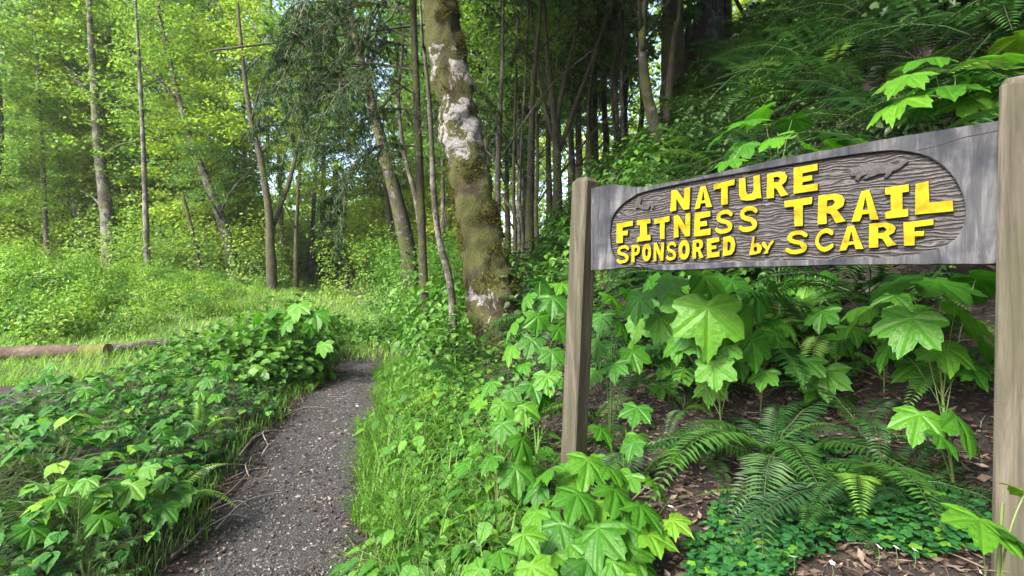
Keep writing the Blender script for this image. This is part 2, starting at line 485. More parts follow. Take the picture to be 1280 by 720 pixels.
def litter_patch(name, label, P, size, lift=.01):
    n = len(P)
    d = rdir(n, -.35, .35); nn = upish(n, .55)
    V, F = leaves(P + np.array([0, 0, lift]), d, nn, size, size * RNG.uniform(.3, .8, n), T_CURL)
    tag(obj(name, mesh(name, V, F, MAT['litter'])), label, 'leaf litter', kind='stuff')
n = 44000
yy = .9 + 5.6 * RNG.uniform(0, 1, n) ** 1.4; xx = np.interp(yy, _TY, _HX) + RNG.uniform(1.1, 5.5, n)
litter_patch('leaf_litter', 'brown dead leaves lying on the bank under the sign', np.stack([xx, yy, gz(xx, yy)], -1), .014 + .042 * RNG.uniform(0, 1, n) ** 1.8, .012)
n = 11000
yy = .9 + 4.6 * RNG.uniform(0, 1, n) ** 1.4; xx = np.interp(yy, _TY, _HX) + RNG.uniform(1.1, 4.5, n)
l = .03 + .13 * RNG.uniform(0, 1, n) ** 3
V, F = leaves(np.stack([xx, yy, gz(xx, yy) + .012], -1), rdir(n, -.25, .35), upish(n, .6), l, RNG.uniform(.002, .006, n), T_STRIP)
MAT['needle_litter'] = leaf_mat('dry_needle_and_twig', [(0, (.02, .014, .011)), (.5, (.09, .068, .052)), (.85, (.19, .155, .125)), (1, (.34, .29, .24))], trans=.05, gloss=.8, tint=(1, .9, .7))
tag(obj('twig_litter', mesh('twig_litter', V, F, MAT['needle_litter'])), 'dry needles and broken twigs among the dead leaves under the sign', 'leaf litter', kind='stuff')
n = 4200
yy = RNG.uniform(1.6, 9.0, n)
xx = trail_x(yy) + RNG.choice([-1, 1], n) * np.abs(RNG.normal(.5, .14, n))
e = RNG.uniform(0, 1, n) < .3
xx = np.where(e, trail_x(yy) + RNG.uniform(-.5, .5, n), xx)
litter_patch('trail_litter', 'small dead leaves and pale chips along the edges of the trail', np.stack([xx, yy, gz(xx, yy) + .012], -1), RNG.uniform(.012, .045, n), .006)

# ------------------------------------------------------------------ crowns and shrubs (shared foliage meshes)
def foliage_clumps(C, rad, per, L, T=T_DIAMOND, tilt=.5, flat=.45, wr=.7):
    n = len(C) * per
    c = np.repeat(C, per, 0)
    r = np.repeat(np.broadcast_to(rad, (len(C),)), per)
    o = rdir(n) * (RNG.uniform(0, 1, n) ** .5 * r)[:, None]
    o[:, 2] *= flat
    d = rdir(n, -.7, .25)
    l = L * RNG.uniform(.65, 1.35, n)
    return leaves(c + o, d, upish(n, tilt), l, l * wr, T)

def crown_mesh(name, rx, h, nclump, per, L, mat, hollow=.25, tilt=.95, crad=(.35, .9), taper=.35):
    """loose broadleaf crown, base at z=0, layered sprays with gaps and some twigs"""
    z = RNG.uniform(0, 1, nclump)
    prof = np.sqrt(np.clip(1 - ((z - .45) / .62) ** 2, .05, 1)) * (1 - taper * z)
    rr = np.sqrt(RNG.uniform(hollow ** 2, 1, nclump)) * rx * prof
    a = RNG.uniform(0, 2 * PI, nclump)
    C = np.stack([rr * np.cos(a), rr * np.sin(a), z * h - rr * .1], -1)
    g = Geo()
    V, F = foliage_clumps(C, RNG.uniform(*crad, nclump), per, L, tilt=tilt)
    g.add(V, F, 0)
    for k in range(0, nclump, 4):
        p1 = C[k]; p0 = np.array([p1[0] * .05, p1[1] * .05, max(0, p1[2] - rr[k] * .5)])
        mid = (p0 + p1) / 2 + RNG.normal(0, .12, 3)
        V, F = tube(spline([p0, mid, p1], 5), np.linspace(.017, .005, 5), 4, False)
        g.add(V, F, 1)
    return g.build(name, [mat, MAT['twig']])

def shrub_mesh(name, r, h, n, L, mat, T=T_OVATE, wr=.75, seed=0, stems=7, updome=.75):
    d = rdir(n, -.15, 1)
    q = RNG.uniform(.45, 1, n) ** .6
    lump = 1 + .28 * np.sin(d[:, 0] * 5 + seed) * np.sin(d[:, 1] * 5 + 2 * seed) + .15 * np.sin(d[:, 2] * 9 + seed)
    P = d * (q * lump)[:, None] * np.array([r, r, h])
    P[:, 2] = np.maximum(P[:, 2], .02)
    nn = norm(d * .6 + upish(n, .45) * updome)
    dd = norm(np.cross(nn, rdir(n)) + np.array([0, 0, -.25]))
    l = L * RNG.uniform(.6, 1.35, n)
    g = Geo(); V, F = leaves(P, dd, nn, l, l * wr, T); g.add(V, F, 0)
    for k in range(stems):
        e = P[RNG.integers(n)]
        V, F = tube(spline([(e[0] * .1, e[1] * .1, -.1), (e[0] * .4, e[1] * .4, e[2] * .6), tuple(e)], 5), np.linspace(.012, .004, 5), 4, False)
        g.add(V, F, 1)
    return g.build(name, [mat, MAT['stem']])

CROWN = [crown_mesh('crown_a', 3.0, 11, 165, 56, .15, MAT['alder_mid']),
         crown_mesh('crown_b', 2.6, 9, 150, 56, .14, MAT['alder_mid'], hollow=.35),
         crown_mesh('crown_c', 3.6, 10, 180, 54, .16, MAT['alder_mid'])]
DARKCROWN = [crown_mesh('crown_d', 3.4, 9, 200, 80, .19, MAT['dark'], hollow=.1),
             crown_mesh('crown_e', 2.4, 8, 110, 60, .12, MAT['dark'], hollow=.3)]

def setmat(o, m):
    o.material_slots[0].link = 'OBJECT'
    o.material_slots[0].material = m

def trunk_mesh(name, paths, mat, seg=9, bmp=.1, seed=0.):
    g = Geo()
    for pts, r0, r1 in paths:
        L = sum((Vector(pts[k + 1]) - Vector(pts[k])).length for k in range(len(pts) - 1))
        n = max(6, min(40, int(L / .3)))
        P = spline(pts, n)
        t = np.linspace(0, 1, n)
        rad = r0 + (r1 - r0) * t ** .8
        V, F = tube(P, rad, seg, True, bmp, 3., seed)
        g.add(V, F)
    return g.build(name, mat, True)

def tree(name, label, y, stems, top=14, bark='bark_alder', crowns=(), limbs=4, flare=1.35, group=None, cat='tree', name_bits=None):
    """stems: list of (picture points of the stem base first, width in picture px at the base); the first point is the root"""
    p0 = sp(*stems[0][0][0], y)
    base = Vector((p0.x, y, gzf(p0.x, y) - .05))
    root = thing(name, label, cat, base, 0, group)
    paths = []
    for k, (pts, wpx) in enumerate(stems):
        W = [sp(px, py, y + .12 * q * (1 if k % 2 else -1)) - base for q, (px, py) in enumerate(pts)]
        if k == 0: W = [Vector((W[0].x, W[0].y, 0))] + [v for v in W if v.z > .25]
        else: W = [v for v in W]
        r = wpx / 2 / 640 * y
        last = W[-1]
        if pts[-1][1] < 60 and last.z < top:
            d = (W[-1] - W[-2]).normalized()
            d = (d + Vector((0, 0, .6))).normalized()
            W.append(last + d * (top - last.z))
            r1 = r * .2
        else: r1 = r * .45
        paths.append(([tuple(v) for v in W], r * (flare if k == 0 else 1.0), r1))
    main = spline(paths[0][0], 30)
    for k in range(limbs):
        q = main[random.randint(8, 27)]
        a = random.uniform(0, 2 * PI); l = random.uniform(.8, 2.2)
        e = q + np.array([math.cos(a) * l, math.sin(a) * l, random.uniform(.5, 1.3) * l])
        mid = (q + e) / 2 + np.array([0, 0, .15 * l])
        paths.append(([tuple(q), tuple(mid), tuple(e)], paths[0][1] * .22, .008))
    obj('trunk', trunk_mesh('trunk', paths, MAT[bark], 9, .1, random.random() * 50), root)
    for (me, mat, z, sc, dx, dy) in crowns:
        c = obj('crown', me, root, (main[-1][0] * (z / max(top, 1)) + dx, dy, z), (0, 0, random.uniform(0, 6.28)), sc)
        if mat: setmat(c, MAT[mat])
    return root

def rc(): return random.choice(CROWN)

# ---- the broadleaf wood to the left
AB, AM, AC = 'alder_bright', 'alder_mid', 'alder_cool'
tree('alder_tree', 'thick grey alder with a long limb forking off to its left behind the meadow', 21,
     [([(137, 330), (134, 270), (124, 190), (118, 110), (112, 20)], 17), ([(121, 135), (100, 105), (75, 70), (40, 20), (15, -30)], 9)],
     15, 'bark_alder', [(CROWN[0], AM, 5.5, 1.0, 0, .8), (CROWN[1], AB, 4.5, .8, -1.6, 1.6)])
tree('alder_tree', 'leaning grey alder left of the thick forked alder, sloping up to the left', 22,
     [([(108, 330), (98, 270), (72, 190), (52, 90), (40, 30)], 11)], 15, 'bark_alder', [(CROWN[1], AM, 5, 1.0, -1, 1)])
tree('alder_tree', 'pale straight alder just right of the thick forked alder', 23.5,
     [([(150, 330), (153, 260), (158, 160), (164, 60), (170, 0)], 10)], 15, 'bark_alder', [(CROWN[2], AB, 6, 1.0, 1, 1)])
tree('slender_tree', 'thin pale upright tree with its foot in the tall meadow plants', 18,
     [([(185, 345), (183, 300), (180, 200), (174, 80), (170, 10)], 8)], 13, 'bark_alder', [(CROWN[1], AM, 5.5, .8, 0, 1)], 2)
tree('alder_tree', 'dark alder leaning left behind the meadow, nearest the low V-shaped tree', 20,
     [([(292, 345), (282, 290), (262, 235), (240, 180), (217, 95), (200, 20)], 13)], 14, 'bark_grey', [(CROWN[0], AB, 5.5, 1.0, -.5, 1.2)])
tree('forked_tree', 'dark tree splitting low into a spreading V at the far edge of the meadow', 18,
     [([(340, 350), (338, 310), (336, 265), (326, 200), (312, 140), (300, 40)], 12), ([(338, 290), (350, 258), (362, 225), (378, 160), (392, 90)], 8)],
     13, 'bark_dark', [(CROWN[1], AB, 5.5, .9, -.5, 1.2), (CROWN[1], AM, 4.2, .6, 1.5, 1.5)])
tree('slender_tree', 'thin dark sapling right of the V-shaped tree', 20, [([(370, 350), (370, 300), (373, 240), (378, 170)], 6)], 9, 'bark_dark', [(CROWN[1], AB, 3.8, .6, 0, .6)], 2)
tree('stub_tree', 'short dark trunk beside the bright grass path in the distance', 27, [([(416, 352), (416, 320), (417, 270), (420, 200)], 13)], 11, 'bark_dark', [(CROWN[2], AM, 5, .8, 0, 1)], 2)
tree('slender_tree', 'thin trunk close behind and left of the thick forked alder', 25, [([(113, 325), (113, 260), (110, 190), (108, 110)], 6)], 11, 'bark_dark', [(CROWN[1], AC, 4.5, .7, 0, .8)], 2)
tree('slender_tree', 'thin dark leaning trunk low in the wood left of the leaning dark alder', 19, [([(252, 345), (245, 310), (236, 270), (228, 240)], 6)], 7, 'bark_dark', [(CROWN[1], AC, 3, .5, 0, .6)], 2)
tree('alder_tree', 'grey tree at the left border of the wood, half hidden in leaves', 20, [([(-20, 320), (-12, 250), (0, 180), (-6, 60), (-14, 0)], 11)], 14, 'bark_grey', [(CROWN[0], AC, 4.5, 1.0, -.5, .8), (CROWN[1], AM, 3, .6, 1.2, .3)])
for k, (px, y, wp, tl) in enumerate(((22, 24, 6, -14), (78, 25, 5, 6), (134, 27, 6, -4), (200, 24, 5, 8), (228, 26, 7, -16), (265, 24, 5, 10), (312, 25, 6, -8), (330, 27, 5, 6), (388, 26, 5, 12), (60, 21, 5, -10), (355, 23, 5, -10), (402, 29, 6, 4))):
    g_ = at(px, y); pyb = 350 - (g_.z - 1.5) / y * 640
    tree('slender_tree', 'slender pale trunk among the alders behind the meadow', y, [([(px, pyb), (px + tl * .4, pyb - 110), (px + tl, pyb - 220), (px + tl * 1.6, pyb - 330)], wp)], 13 + k % 3, ['bark_grey', 'bark_alder'][k % 2], [(CROWN[k % 3], [AB, AM, AC][k % 3], 7.5, .75, 0, .5)], 3, group='slender trunks among the alders')
# ---- leaning trees by the trail bend
tree('leaning_tree', 'dark mossy tree leaning left over the trail bend', 13,
     [([(512, 330), (497, 255), (480, 190), (462, 120), (448, 60), (436, 0)], 19), ([(455, 90), (440, 40), (415, 15), (385, -15)], 8), ([(458, 100), (462, 60), (480, 30), (500, 0)], 5)],
     11.5, 'bark_dark', [(CROWN[1], AC, 7.6, .9, -1.0, .8)], 3)
tree('slender_tree', 'thin grey tree rising between the leaning dark tree and the big mossy alder', 15, [([(530, 330), (520, 250), (505, 190), (498, 120), (505, 40), (500, 0)], 7)], 12, 'bark_grey', [(CROWN[1], AC, 7.5, .7, 0, .5)], 3)

# thin crooked stem close against the big alder
tree('slender_tree', 'thin crooked pale stem close to the left of the big mossy alder', 6.15,
     [([(566, 400), (562, 350), (549, 300), (542, 240), (540, 190), (536, 120), (530, 60), (524, -20)], 11)], 10, 'bark_grey', [(CROWN[1], AM, 7.2, .6, 0, .3)], 0, 1.1)

# ---- big mossy alder beside the trail
def big_alder():
    y = 6.4
    pts = [(640, 470), (628, 410), (608, 335), (594, 260), (581, 195), (570, 130), (558, 60), (548, 0), (540, -60), (530, -160), (524, -330), (520, -520)]
    wid = [128, 92, 68, 60, 57, 56, 54, 52, 50, 44, 36, 20]
    p0 = sp(*pts[0], y)
    base = Vector((p0.x, y, gzf(p0.x, y) - .05))
    root = thing('alder_tree', 'big leaning alder with a mossy trunk and a bare white patch, beside the trail bend', 'tree', base)
    W = [sp(px, py, y) - base for px, py in pts]
    W[0].z = min(W[0].z, 0)
    n = 150
    P = spline(W, n)
    rad = np.interp(np.linspace(0, len(pts) - 1, n), range(len(pts)), [w * .83 / 2 / 640 * y for w in wid])
    g = Geo(); V, F = tube(P, rad, 40, True, .26, 4.2, 3.); g.add(V, F)
    for (k, dx, dy, dz, r) in ((104, -2.5, .5, 2.2, .09), (110, 2.2, .8, 2.5, .09), (120, -1.5, -1.8, 2.0, .07), (127, 2.0, -1.0, 1.6, .07)):
        q = P[k]; e = q + np.array([dx, dy, dz])
        V, F = tube(spline([q, (q + e) / 2 + np.array([0, 0, .4]), e], 10), np.linspace(r, .02, 10), 8)
        g.add(V, F)
    m, nt, b, out = M('mossy_alder_bark')
    co = N(nt, 'ShaderNodeTexCoord').outputs['Object']
    sep = N(nt, 'ShaderNodeSeparateXYZ'); nt.links.new(co, sep.inputs[0])
    zf = noise(nt, co, 4.5, 6, .7, .5)
    f2 = noise(nt, co, 1.1, 3); fine = noise(nt, co, 45, 5, .7)
    h0 = 1.0 / 12.0
    zn = math_(nt, 'MULTIPLY', sep.outputs['Z'], h0)
    zz = lambda py: (sp(0, py, y).z - base.z) * h0
    # where moss has fallen off and pale bark is bare: two bands high on the trunk and a scrap near its foot
    band = ramp(nt, zn, [(zz(400), .0), (zz(385), .33), (zz(368), .33), (zz(352), .0), (zz(225), .02), (zz(195), .50), (zz(165), .54), (zz(142), .52), (zz(126), .30), (zz(112), .30), (zz(98), .52), (zz(80), .50), (zz(55), .05), (min(.99, zz(0)), .0)])
    white = ramp(nt, math_(nt, 'ADD', band, math_(nt, 'MULTIPLY', math_(nt, 'SUBTRACT', zf, .5), 3.2)), [(.50, 0.0), (.54, 1.0)])
    wc = ramp(nt, noise(nt, mapping(nt, co, (1, 1, 2.5)), 9, 5, .7), [(.32, (.03, .027, .026)), (.42, (.14, .135, .14)), (.7, (.32, .315, .335))])
    brown = ramp(nt, noise(nt, mapping(nt, co, (1, 1, .5)), 8, 6, .65), [(.3, (.006, .0045, .003)), (.5, (.022, .015, .008)), (.7, (.06, .042, .023))])
    mossc = ramp(nt, noise(nt, co, 55, 4, .7), [(.3, (.012, .015, .003)), (.55, (.044, .050, .006)), (.75, (.105, .108, .012))])
    mm = ramp(nt, noise(nt, co, 2.6, 5, .6, .3), [(.39, 0.0), (.52, 1.0)])
    c = mixc(nt, mm, brown, mossc)
    c = mixc(nt, white, c, wc)
    nt.links.new(c, b.inputs['Base Color']); b.inputs['Roughness'].default_value = .95
    hh = math_(nt, 'ADD', fine, math_(nt, 'MULTIPLY', zf, 1.5))
    bump(nt, hh, .9, .04, b)
    t = obj('trunk', g.build('trunk', m, True), root)
    # moss standing off the bark
    k = 26000
    ii = RNG.integers(3, 104, k); th = RNG.uniform(0, 2 * PI, k)
    T = norm(np.gradient(P, axis=0))[ii]
    A = norm(np.cross(T, np.array([1., 0, 0]))); B = np.cross(T, A)
    rn = A * np.cos(th)[:, None] + B * np.sin(th)[:, None]
    Q = P[ii] + T * RNG.uniform(-.06, .06, k)[:, None]
    z = Q[:, 2]
    keep = np.ones(k, bool)
    zb = lambda py: sp(0, py, y).z - base.z
    keep &= ~((z > zb(205)) & (z < zb(70)) & (RNG.uniform(0, 1, k) < .85))
    keep &= np.array([mnoise.noise(Vector(q * 3.4)) > -.05 for q in (Q + rn * rad[ii][:, None])])
    Q, rn, ii = Q[keep], rn[keep], ii[keep]
    k = len(Q)
    D = norm(rn + RNG.normal(0, .5, (k, 3)) + np.array([0, 0, -.3]))
    V, F = leaves(Q + rn * rad[ii][:, None] * RNG.uniform(.95, 1.02, k)[:, None], D, RNG.normal(0, 1, (k, 3)), RNG.uniform(.02, .065, k), RNG.uniform(.007, .018, k), T_DIAMOND)
    mo = obj('moss', mesh('moss', V, F, MAT['moss']), root); mo['kind'] = 'stuff'
    top = P[-1]
    for (me, mat, x, yy, zz2, sc) in ((CROWN[2], AM, 0, 0, 6.2, 1.0), (CROWN[0], AM, 2.0, -.8, 6.4, .9), (CROWN[1], AC, -2.0, .8, 6.8, .8)):
        c = obj('crown', me, root, (P[100][0] + x, P[100][1] + yy, zz2), (0, 0, random.uniform(0, 6)), sc); setmat(c, MAT[mat])
    return root
big_alder()

# ---- hemlock with drooping boughs left of the big alder
def bough_mesh(name, L, droop, ntw, seed):
    rs = np.random.default_rng(seed)
    P = spline([(0, 0, 0), (L * .35, 0, .12 * L), (L * .7, 0, -.05 * L), (L, 0, -droop * L)], 24)
    g = Geo(); V, F = tube(P, np.linspace(.022, .004, 24), 5); g.add(V, F, 1)
    PP, DD, NN, LL = [], [], [], []
    for k in range(ntw):
        t = rs.uniform(.12, 1.0); q = P[min(23, int(t * 23))]
        side = 1 if k % 2 else -1
        l = (1.15 - t) * L * rs.uniform(.3, .5) + .15
        d = np.array([.55 + rs.normal(0, .15), side * (.8 + rs.normal(0, .2)), -.15 + rs.normal(0, .15)])
        d /= np.linalg.norm(d)
        e = q + d * l + np.array([0, 0, -.35 * l])
        tw = spline([q, q + d * l * .55, e], 8)
        V, F = tube(tw, np.linspace(.006, .002, 8), 3, False); g.add(V, F, 1)
        for s in range(8):
            for h in range(14):
                PP.append(tw[s] + rs.normal(0, .015, 3)); dr = d * .35 + np.array([rs.normal(0, .5), rs.normal(0, .5), -.55 + rs.normal(0, .3)])
                DD.append(dr); NN.append(rs.normal(0, 1, 3)); LL.append(rs.uniform(.05, .13))
    LL = np.array(LL)
    V, F = leaves(np.array(PP), np.array(DD), np.array(NN), LL, (.008 + LL * .032), T_STRIP)
    g.add(V, F, 0)
    return g.build(name, [MAT['needle'], MAT['twig']])
BOUGH = [bough_mesh('bough_a', 2.6, .45, 44, 1), bough_mesh('bough_b', 2.2, .6, 40, 2), bough_mesh('bough_c', 3.0, .5, 50, 3)]

def conifer(label, loc, h, r, boughs, bark='bark_dark', lean=(0, 0), crown=True, name='hemlock_tree'):
    base = Vector((loc[0], loc[1], gzf(loc[0], loc[1]) - .05))
    root = thing(name, label, 'tree', base)
    pts = [(0, 0, 0), (lean[0] * .3, lean[1] * .3, h * .3), (lean[0] * .7, lean[1] * .7, h * .65), (lean[0], lean[1], h)]
    obj('trunk', trunk_mesh('trunk', [(pts, r * 1.2, .03)], MAT[bark], 10, .1, loc[0]), root)
    for (k, z, a, tilt, sc) in boughs:
        t = z / h
        obj('bough', BOUGH[k], root, (lean[0] * t, lean[1] * t, z), (0, tilt, a), sc)
    if crown: 
        for k in range(26):
            z = h * (.55 + .44 * k / 26); sc = (1 - (k / 26)) * 1.25 + .25
            obj('bough', BOUGH[k % 3], root, (lean[0] * z / h, lean[1] * z / h, z), (0, random.uniform(0, .3), k * 2.4), sc)
    return root

p = sp(533, 200, 8.0)
conifer('dark hemlock hanging drooping boughs out to the left over the trail', (p.x, 8.0), 13, .065,
        [(0, 4.5, PI + .1, .30, 1.0), (1, 3.9, PI - .3, .35, .95), (2, 5.0, PI + .35, .22, .85), (1, 3.3, PI + .45, .45, .8), (0, 5.4, PI - .15, .1, .95), (2, 4.9, PI - .6, .1, .8),
         (0, 4.1, PI + .9, .2, .8), (1, 5.6, PI + .7, .15, 1.0), (1, 3.7, -.9, .3, .7), (0, 4.6, .7, .3, .7)], lean=(-.5, .1))

# ---- hillside trees
tree('clump_tree', 'dark many-stemmed tree spreading upward on the slope behind the left sign post', 10.5,
     [([(697, 265), (697, 215), (694, 160), (686, 80), (680, 0)], 12), ([(694, 165), (706, 100), (718, 50), (726, 0)], 8), ([(699, 190), (722, 125), (742, 70), (760, 15), (770, -20)], 7), ([(692, 175), (676, 110), (668, 40), (664, 0)], 6)],
     12, 'bark_dark', [(DARKCROWN[1], 'dark', 6.5, 1.0, 0, .3)], 4)
tree('forked_tree', 'dark mossy tree forking low into two tall stems above the sign board', 8.0,
     [([(834, 250), (831, 215), (820, 165), (806, 100), (803, 40), (806, -10)], 15), ([(830, 220), (833, 160), (838, 90), (845, 30), (852, -20)], 13)],
     11, 'bark_dark', [(DARKCROWN[0], 'dark', 5.6, .9, .5, .5)], 3)
tree('slender_tree', 'thin pale upright stem just right of the big mossy alder', 9.0, [([(622, 300), (622, 240), (624, 160), (628, 80), (629, 0)], 9)], 11, 'bark_grey', [(DARKCROWN[1], AC, 6.5, .7, 0, .3)], 3)
tree('slender_tree', 'dark slim trunk in the gap left of the many-stemmed tree', 10.0, [([(662, 280), (664, 200), (666, 120), (672, 50), (676, 0)], 10)], 11, 'bark_dark', [(DARKCROWN[1], AC, 6.5, .8, 0, .5)], 4)
tree('old_tree', 'thick grey trunk high on the slope, upper middle of the wood', 14, [([(880, 110), (880, 70), (880, 20), (880, -30)], 38)], 16, 'bark_grey', [(DARKCROWN[0], 'dark', 7.5, 1.2, 0, 0)], 4)
tree('slender_tree', 'thin grey stem high among the ferns right of the thick grey trunk', 9, [([(997, 80), (996, 40), (995, 0), (994, -30)], 8)], 9, 'bark_grey', [(DARKCROWN[1], 'dark', 4.5, .8, 0, .3)], 2)
k = 0
for (px, y, wp, tilt) in ((640, 13, 6, 4), (652, 16, 8, -5), (684, 17, 9, 3), (708, 14, 6, 8), (722, 19, 10, 2), (738, 15, 7, -3), (752, 20, 9, 6), (768, 13, 7, 3), (786, 18, 9, -6), (612, 16, 7, -4), (590, 19, 8, 5), (866, 17, 9, -6), (905, 20, 11, 5), (575, 24, 9, 3), (700, 25, 10, -4), (655, 27, 9, 2), (555, 21, 7, -3), (778, 24, 10, 2), (760, 11.5, 5, 10), (646, 11, 5, 8), (674, 15, 6, -4), (690, 12.5, 5, 5), (716, 16, 7, -3), (731, 12, 5, 9), (748, 17, 8, -8), (775, 11, 5, 4), (795, 14, 6, 8), (632, 20, 8, 3), (666, 22, 9, -2), (712, 22, 9, 4), (742, 26, 10, 2), (602, 14, 5, 6), (850, 13, 6, 4), (890, 16, 8, -3)):
    g_ = at(px, y)
    pyb = 350 - (g_.z - 1.5) / y * 640
    tree('slender_tree', 'slim dark trunk standing in the shady wood up the slope', y, [([(px, pyb), (px + tilt, pyb - 60), (px + tilt * .5, pyb - 140), (px + tilt * 2, -10)], wp)], 9 + (k % 3) * 2 + .25 * y, ['bark_dark', 'bark_grey', 'bark_dark'][k % 3],
         [(DARKCROWN[k % 2] if k % 4 else CROWN[1], [AC, 'dark', AC, AM][k % 4], 4.2 + (k % 3), .8, 0, .4)], 5, group='slim trunks in the wood up the slope')
    k += 1
# conifers that roof the hillside, their canopy above view built to shade it
for (x, y, h, r) in ((5.2, 4.2, 15, .28), (7.5, 8.0, 17, .3), (3.6, 11.5, 15, .25), (8.5, 2.2, 16, .3), (9.5, 12.5, 18, .32), (5.8, 15, 16, .25), (4.6, -.6, 15, .3), (12.5, 6, 18, .35), (13, 16, 18, .3), (8, 20, 18, .3)):
    bs = [(q % 3, 4.4 + q * .42, q * 2.4 + x, random.uniform(.05, .3), 1.0) for q in range(9)]
    root = conifer('tall dark conifer on the hillside above the ferns', (x, y), h, r, bs, name='conifer_tree')
    root['group'] = 'conifers roofing the hillside'
    c = obj('crown', DARKCROWN[0], root, (-.6, 0, 5.6), (0, 0, x), 1.15)  # extra dark leaf mass added to keep the sun off the slope

# unseen alders added behind the camera to shade the slope on the right
for (x, y, h, me, z) in ((.6, -6.2, 13, CROWN[0], 5.5), (3.4, -3.6, 13, CROWN[2], 5.5), (1.6, -2.2, 12, CROWN[2], 6.6)):
    b_ = Vector((x, y, gzf(x, y) - .05))
    root = thing('alder_tree', 'unseen tall alder added behind the camera to shade the slope', 'tree', b_, 0, 'unseen shade alders behind the camera')
    obj('trunk', trunk_mesh('trunk', [([(0, 0, 0), (.2, .1, h * .4), (.1, .4, h * .7), (.3, .5, h)], .2, .05)], MAT['bark_alder'], 9, .1, x), root)
    for q in range(2):
        c = obj('crown', me, root, (.2 + q * 1.2, .3 - q, z + q * 1.5), (0, 0, q * 2 + x), 1.15); setmat(c, MAT[AM])

# ---- rest of the wood behind the meadow
fr = random.Random(5)
wood = []
for k in range(30):
    y = fr.uniform(23, 42); px = fr.uniform(-60, 575)
    if not (300 < px < 470 and y < 38): wood.append((px, y))
for k, (px, y) in enumerate(wood):
    g_ = at(px, y)
    pyb = 350 - (g_.z - 1.5) / y * 640
    tl = fr.uniform(-30, 25)
    H = fr.uniform(13, 19)
    mat = [AB, AM, AC, AM, AB][k % 5]
    tree('alder_tree', 'slim grey alder standing in the wood behind the meadow', y, [([(px, pyb), (px + tl * .3, pyb - 90), (px + tl * .7, pyb - 170), (px + tl, pyb - 250)], fr.uniform(6, 10) * 22 / y)], H, ['bark_alder', 'bark_grey', 'bark_dark'][k % 3],
         [(CROWN[k % 3], mat, fr.uniform(3.2, 6.5), fr.uniform(.85, 1.15), 0, 0)] + ([(CROWN[(k + 1) % 3], [AM, AB, AC][k % 3], 9 + fr.uniform(0, 2), 1.0, 0, 0)] if k % 5 == 0 else []), 2, group='alders filling the wood behind the meadow')

# bright thicket under the wood
UND = [shrub_mesh('thicket_a', 2.0, 2.6, 2600, .12, MAT['alder_mid'], T_DIAMOND, .7, 1.), shrub_mesh('thicket_b', 2.4, 3.4, 3000, .13, MAT['alder_mid'], T_DIAMOND, .7, 2.)]
def one_mesh_things(name, label, cat, group, items):
    """items: (mesh, material or None, location, rz, scale)"""
    for (me, mat, loc, rz, sc) in items:
        root = thing(name, label, cat, loc, rz, group)
        f = obj('foliage', me, root, sc=sc)
        if mat: setmat(f, MAT[mat])
it = []
for k in range(95):
    y = fr.uniform(19, 40); px = fr.uniform(-60, 470)
    if 325 < px < 452 and y < 33: continue
    p = at(px, y); it.append((UND[k % 2], [AM, AB, AC, AM][k % 4], p, fr.uniform(0, 6), fr.uniform(.6, 1.05)))
for k in range(26):
    y = fr.uniform(11, 24); px = fr.uniform(505, 620)
    p = at(px, y); it.append((UND[k % 2], [AM, 'shrub', 'shrub'][k % 3], p, fr.uniform(0, 6), fr.uniform(.4, .7)))
one_mesh_things('understory_shrub', 'leafy green shrub under the trees at the back of the meadow', 'shrub', 'shrubs under the far wood', it)

it = []
for k in range(26):
    p = at(fr.uniform(310, 465), fr.uniform(33, 42)); it.append((UND[k % 2], AB, p, fr.uniform(0, 6), fr.uniform(1.0, 1.6)))  # bright leaf colour stands in for light at the back of the wood
one_mesh_things('understory_shrub', 'bright shrub closing the far end of the grass path', 'shrub', 'shrubs at the far end of the grass path', it)
# young trees leafing down to the ground between the trunks
SAP = [crown_mesh('sapling_a', 1.9, 5.5, 95, 46, .13, MAT['alder_mid'], hollow=.1), crown_mesh('sapling_b', 1.5, 4.6, 80, 46, .12, MAT['alder_mid'], hollow=.1)]
for k in range(120):
    y = fr.uniform(21, 36); px = fr.uniform(-70, 560)
    if 325 < px < 455 and y < 34: continue
    p = at(px, y)
    root = thing('young_tree', 'young tree leafing nearly to the ground among the trunks behind the meadow', 'tree', p, fr.uniform(0, 6), 'young trees under the far wood')
    s = fr.uniform(.8, 1.35)
    c = obj('crown', SAP[k % 2], root, (0, 0, .5), (0, 0, 0), s); setmat(c, MAT[[AM, AB, AB, AB, AM][k % 5]])  # mostly the bright leaf colour, to lighten the dark gaps between trunks
    obj('trunk', trunk_mesh('trunk', [([(0, 0, -.1), (.06, .04, 2.2), (.1, -.05, 4.5 * s)], .045, .012)], MAT['bark_grey'], 6, .05, px), root)

# far wood as one mass
n = 2300
a = RNG.uniform(R(-62), R(40), n); r = RNG.uniform(46, 75, n)
C = np.stack([r * np.sin(a), r * np.cos(a), RNG.uniform(.0, 1, n) ** 1.5 * np.interp(a, [R(-45), R(-10), R(8)], [6, 9, 24])], -1)
C[:, 2] += gz(C[:, 0], C[:, 1])
V, F = foliage_clumps(C, RNG.uniform(1.5, 3.4, n), 46, .5, flat=.7, tilt=1.4)
tag(obj('far_woods', mesh('far_woods', V, F, MAT['alder_bright'])), 'leafy far wood closing the view behind the alders', 'woods', kind='stuff')  # bright leaf colour in place of light reaching the far wood

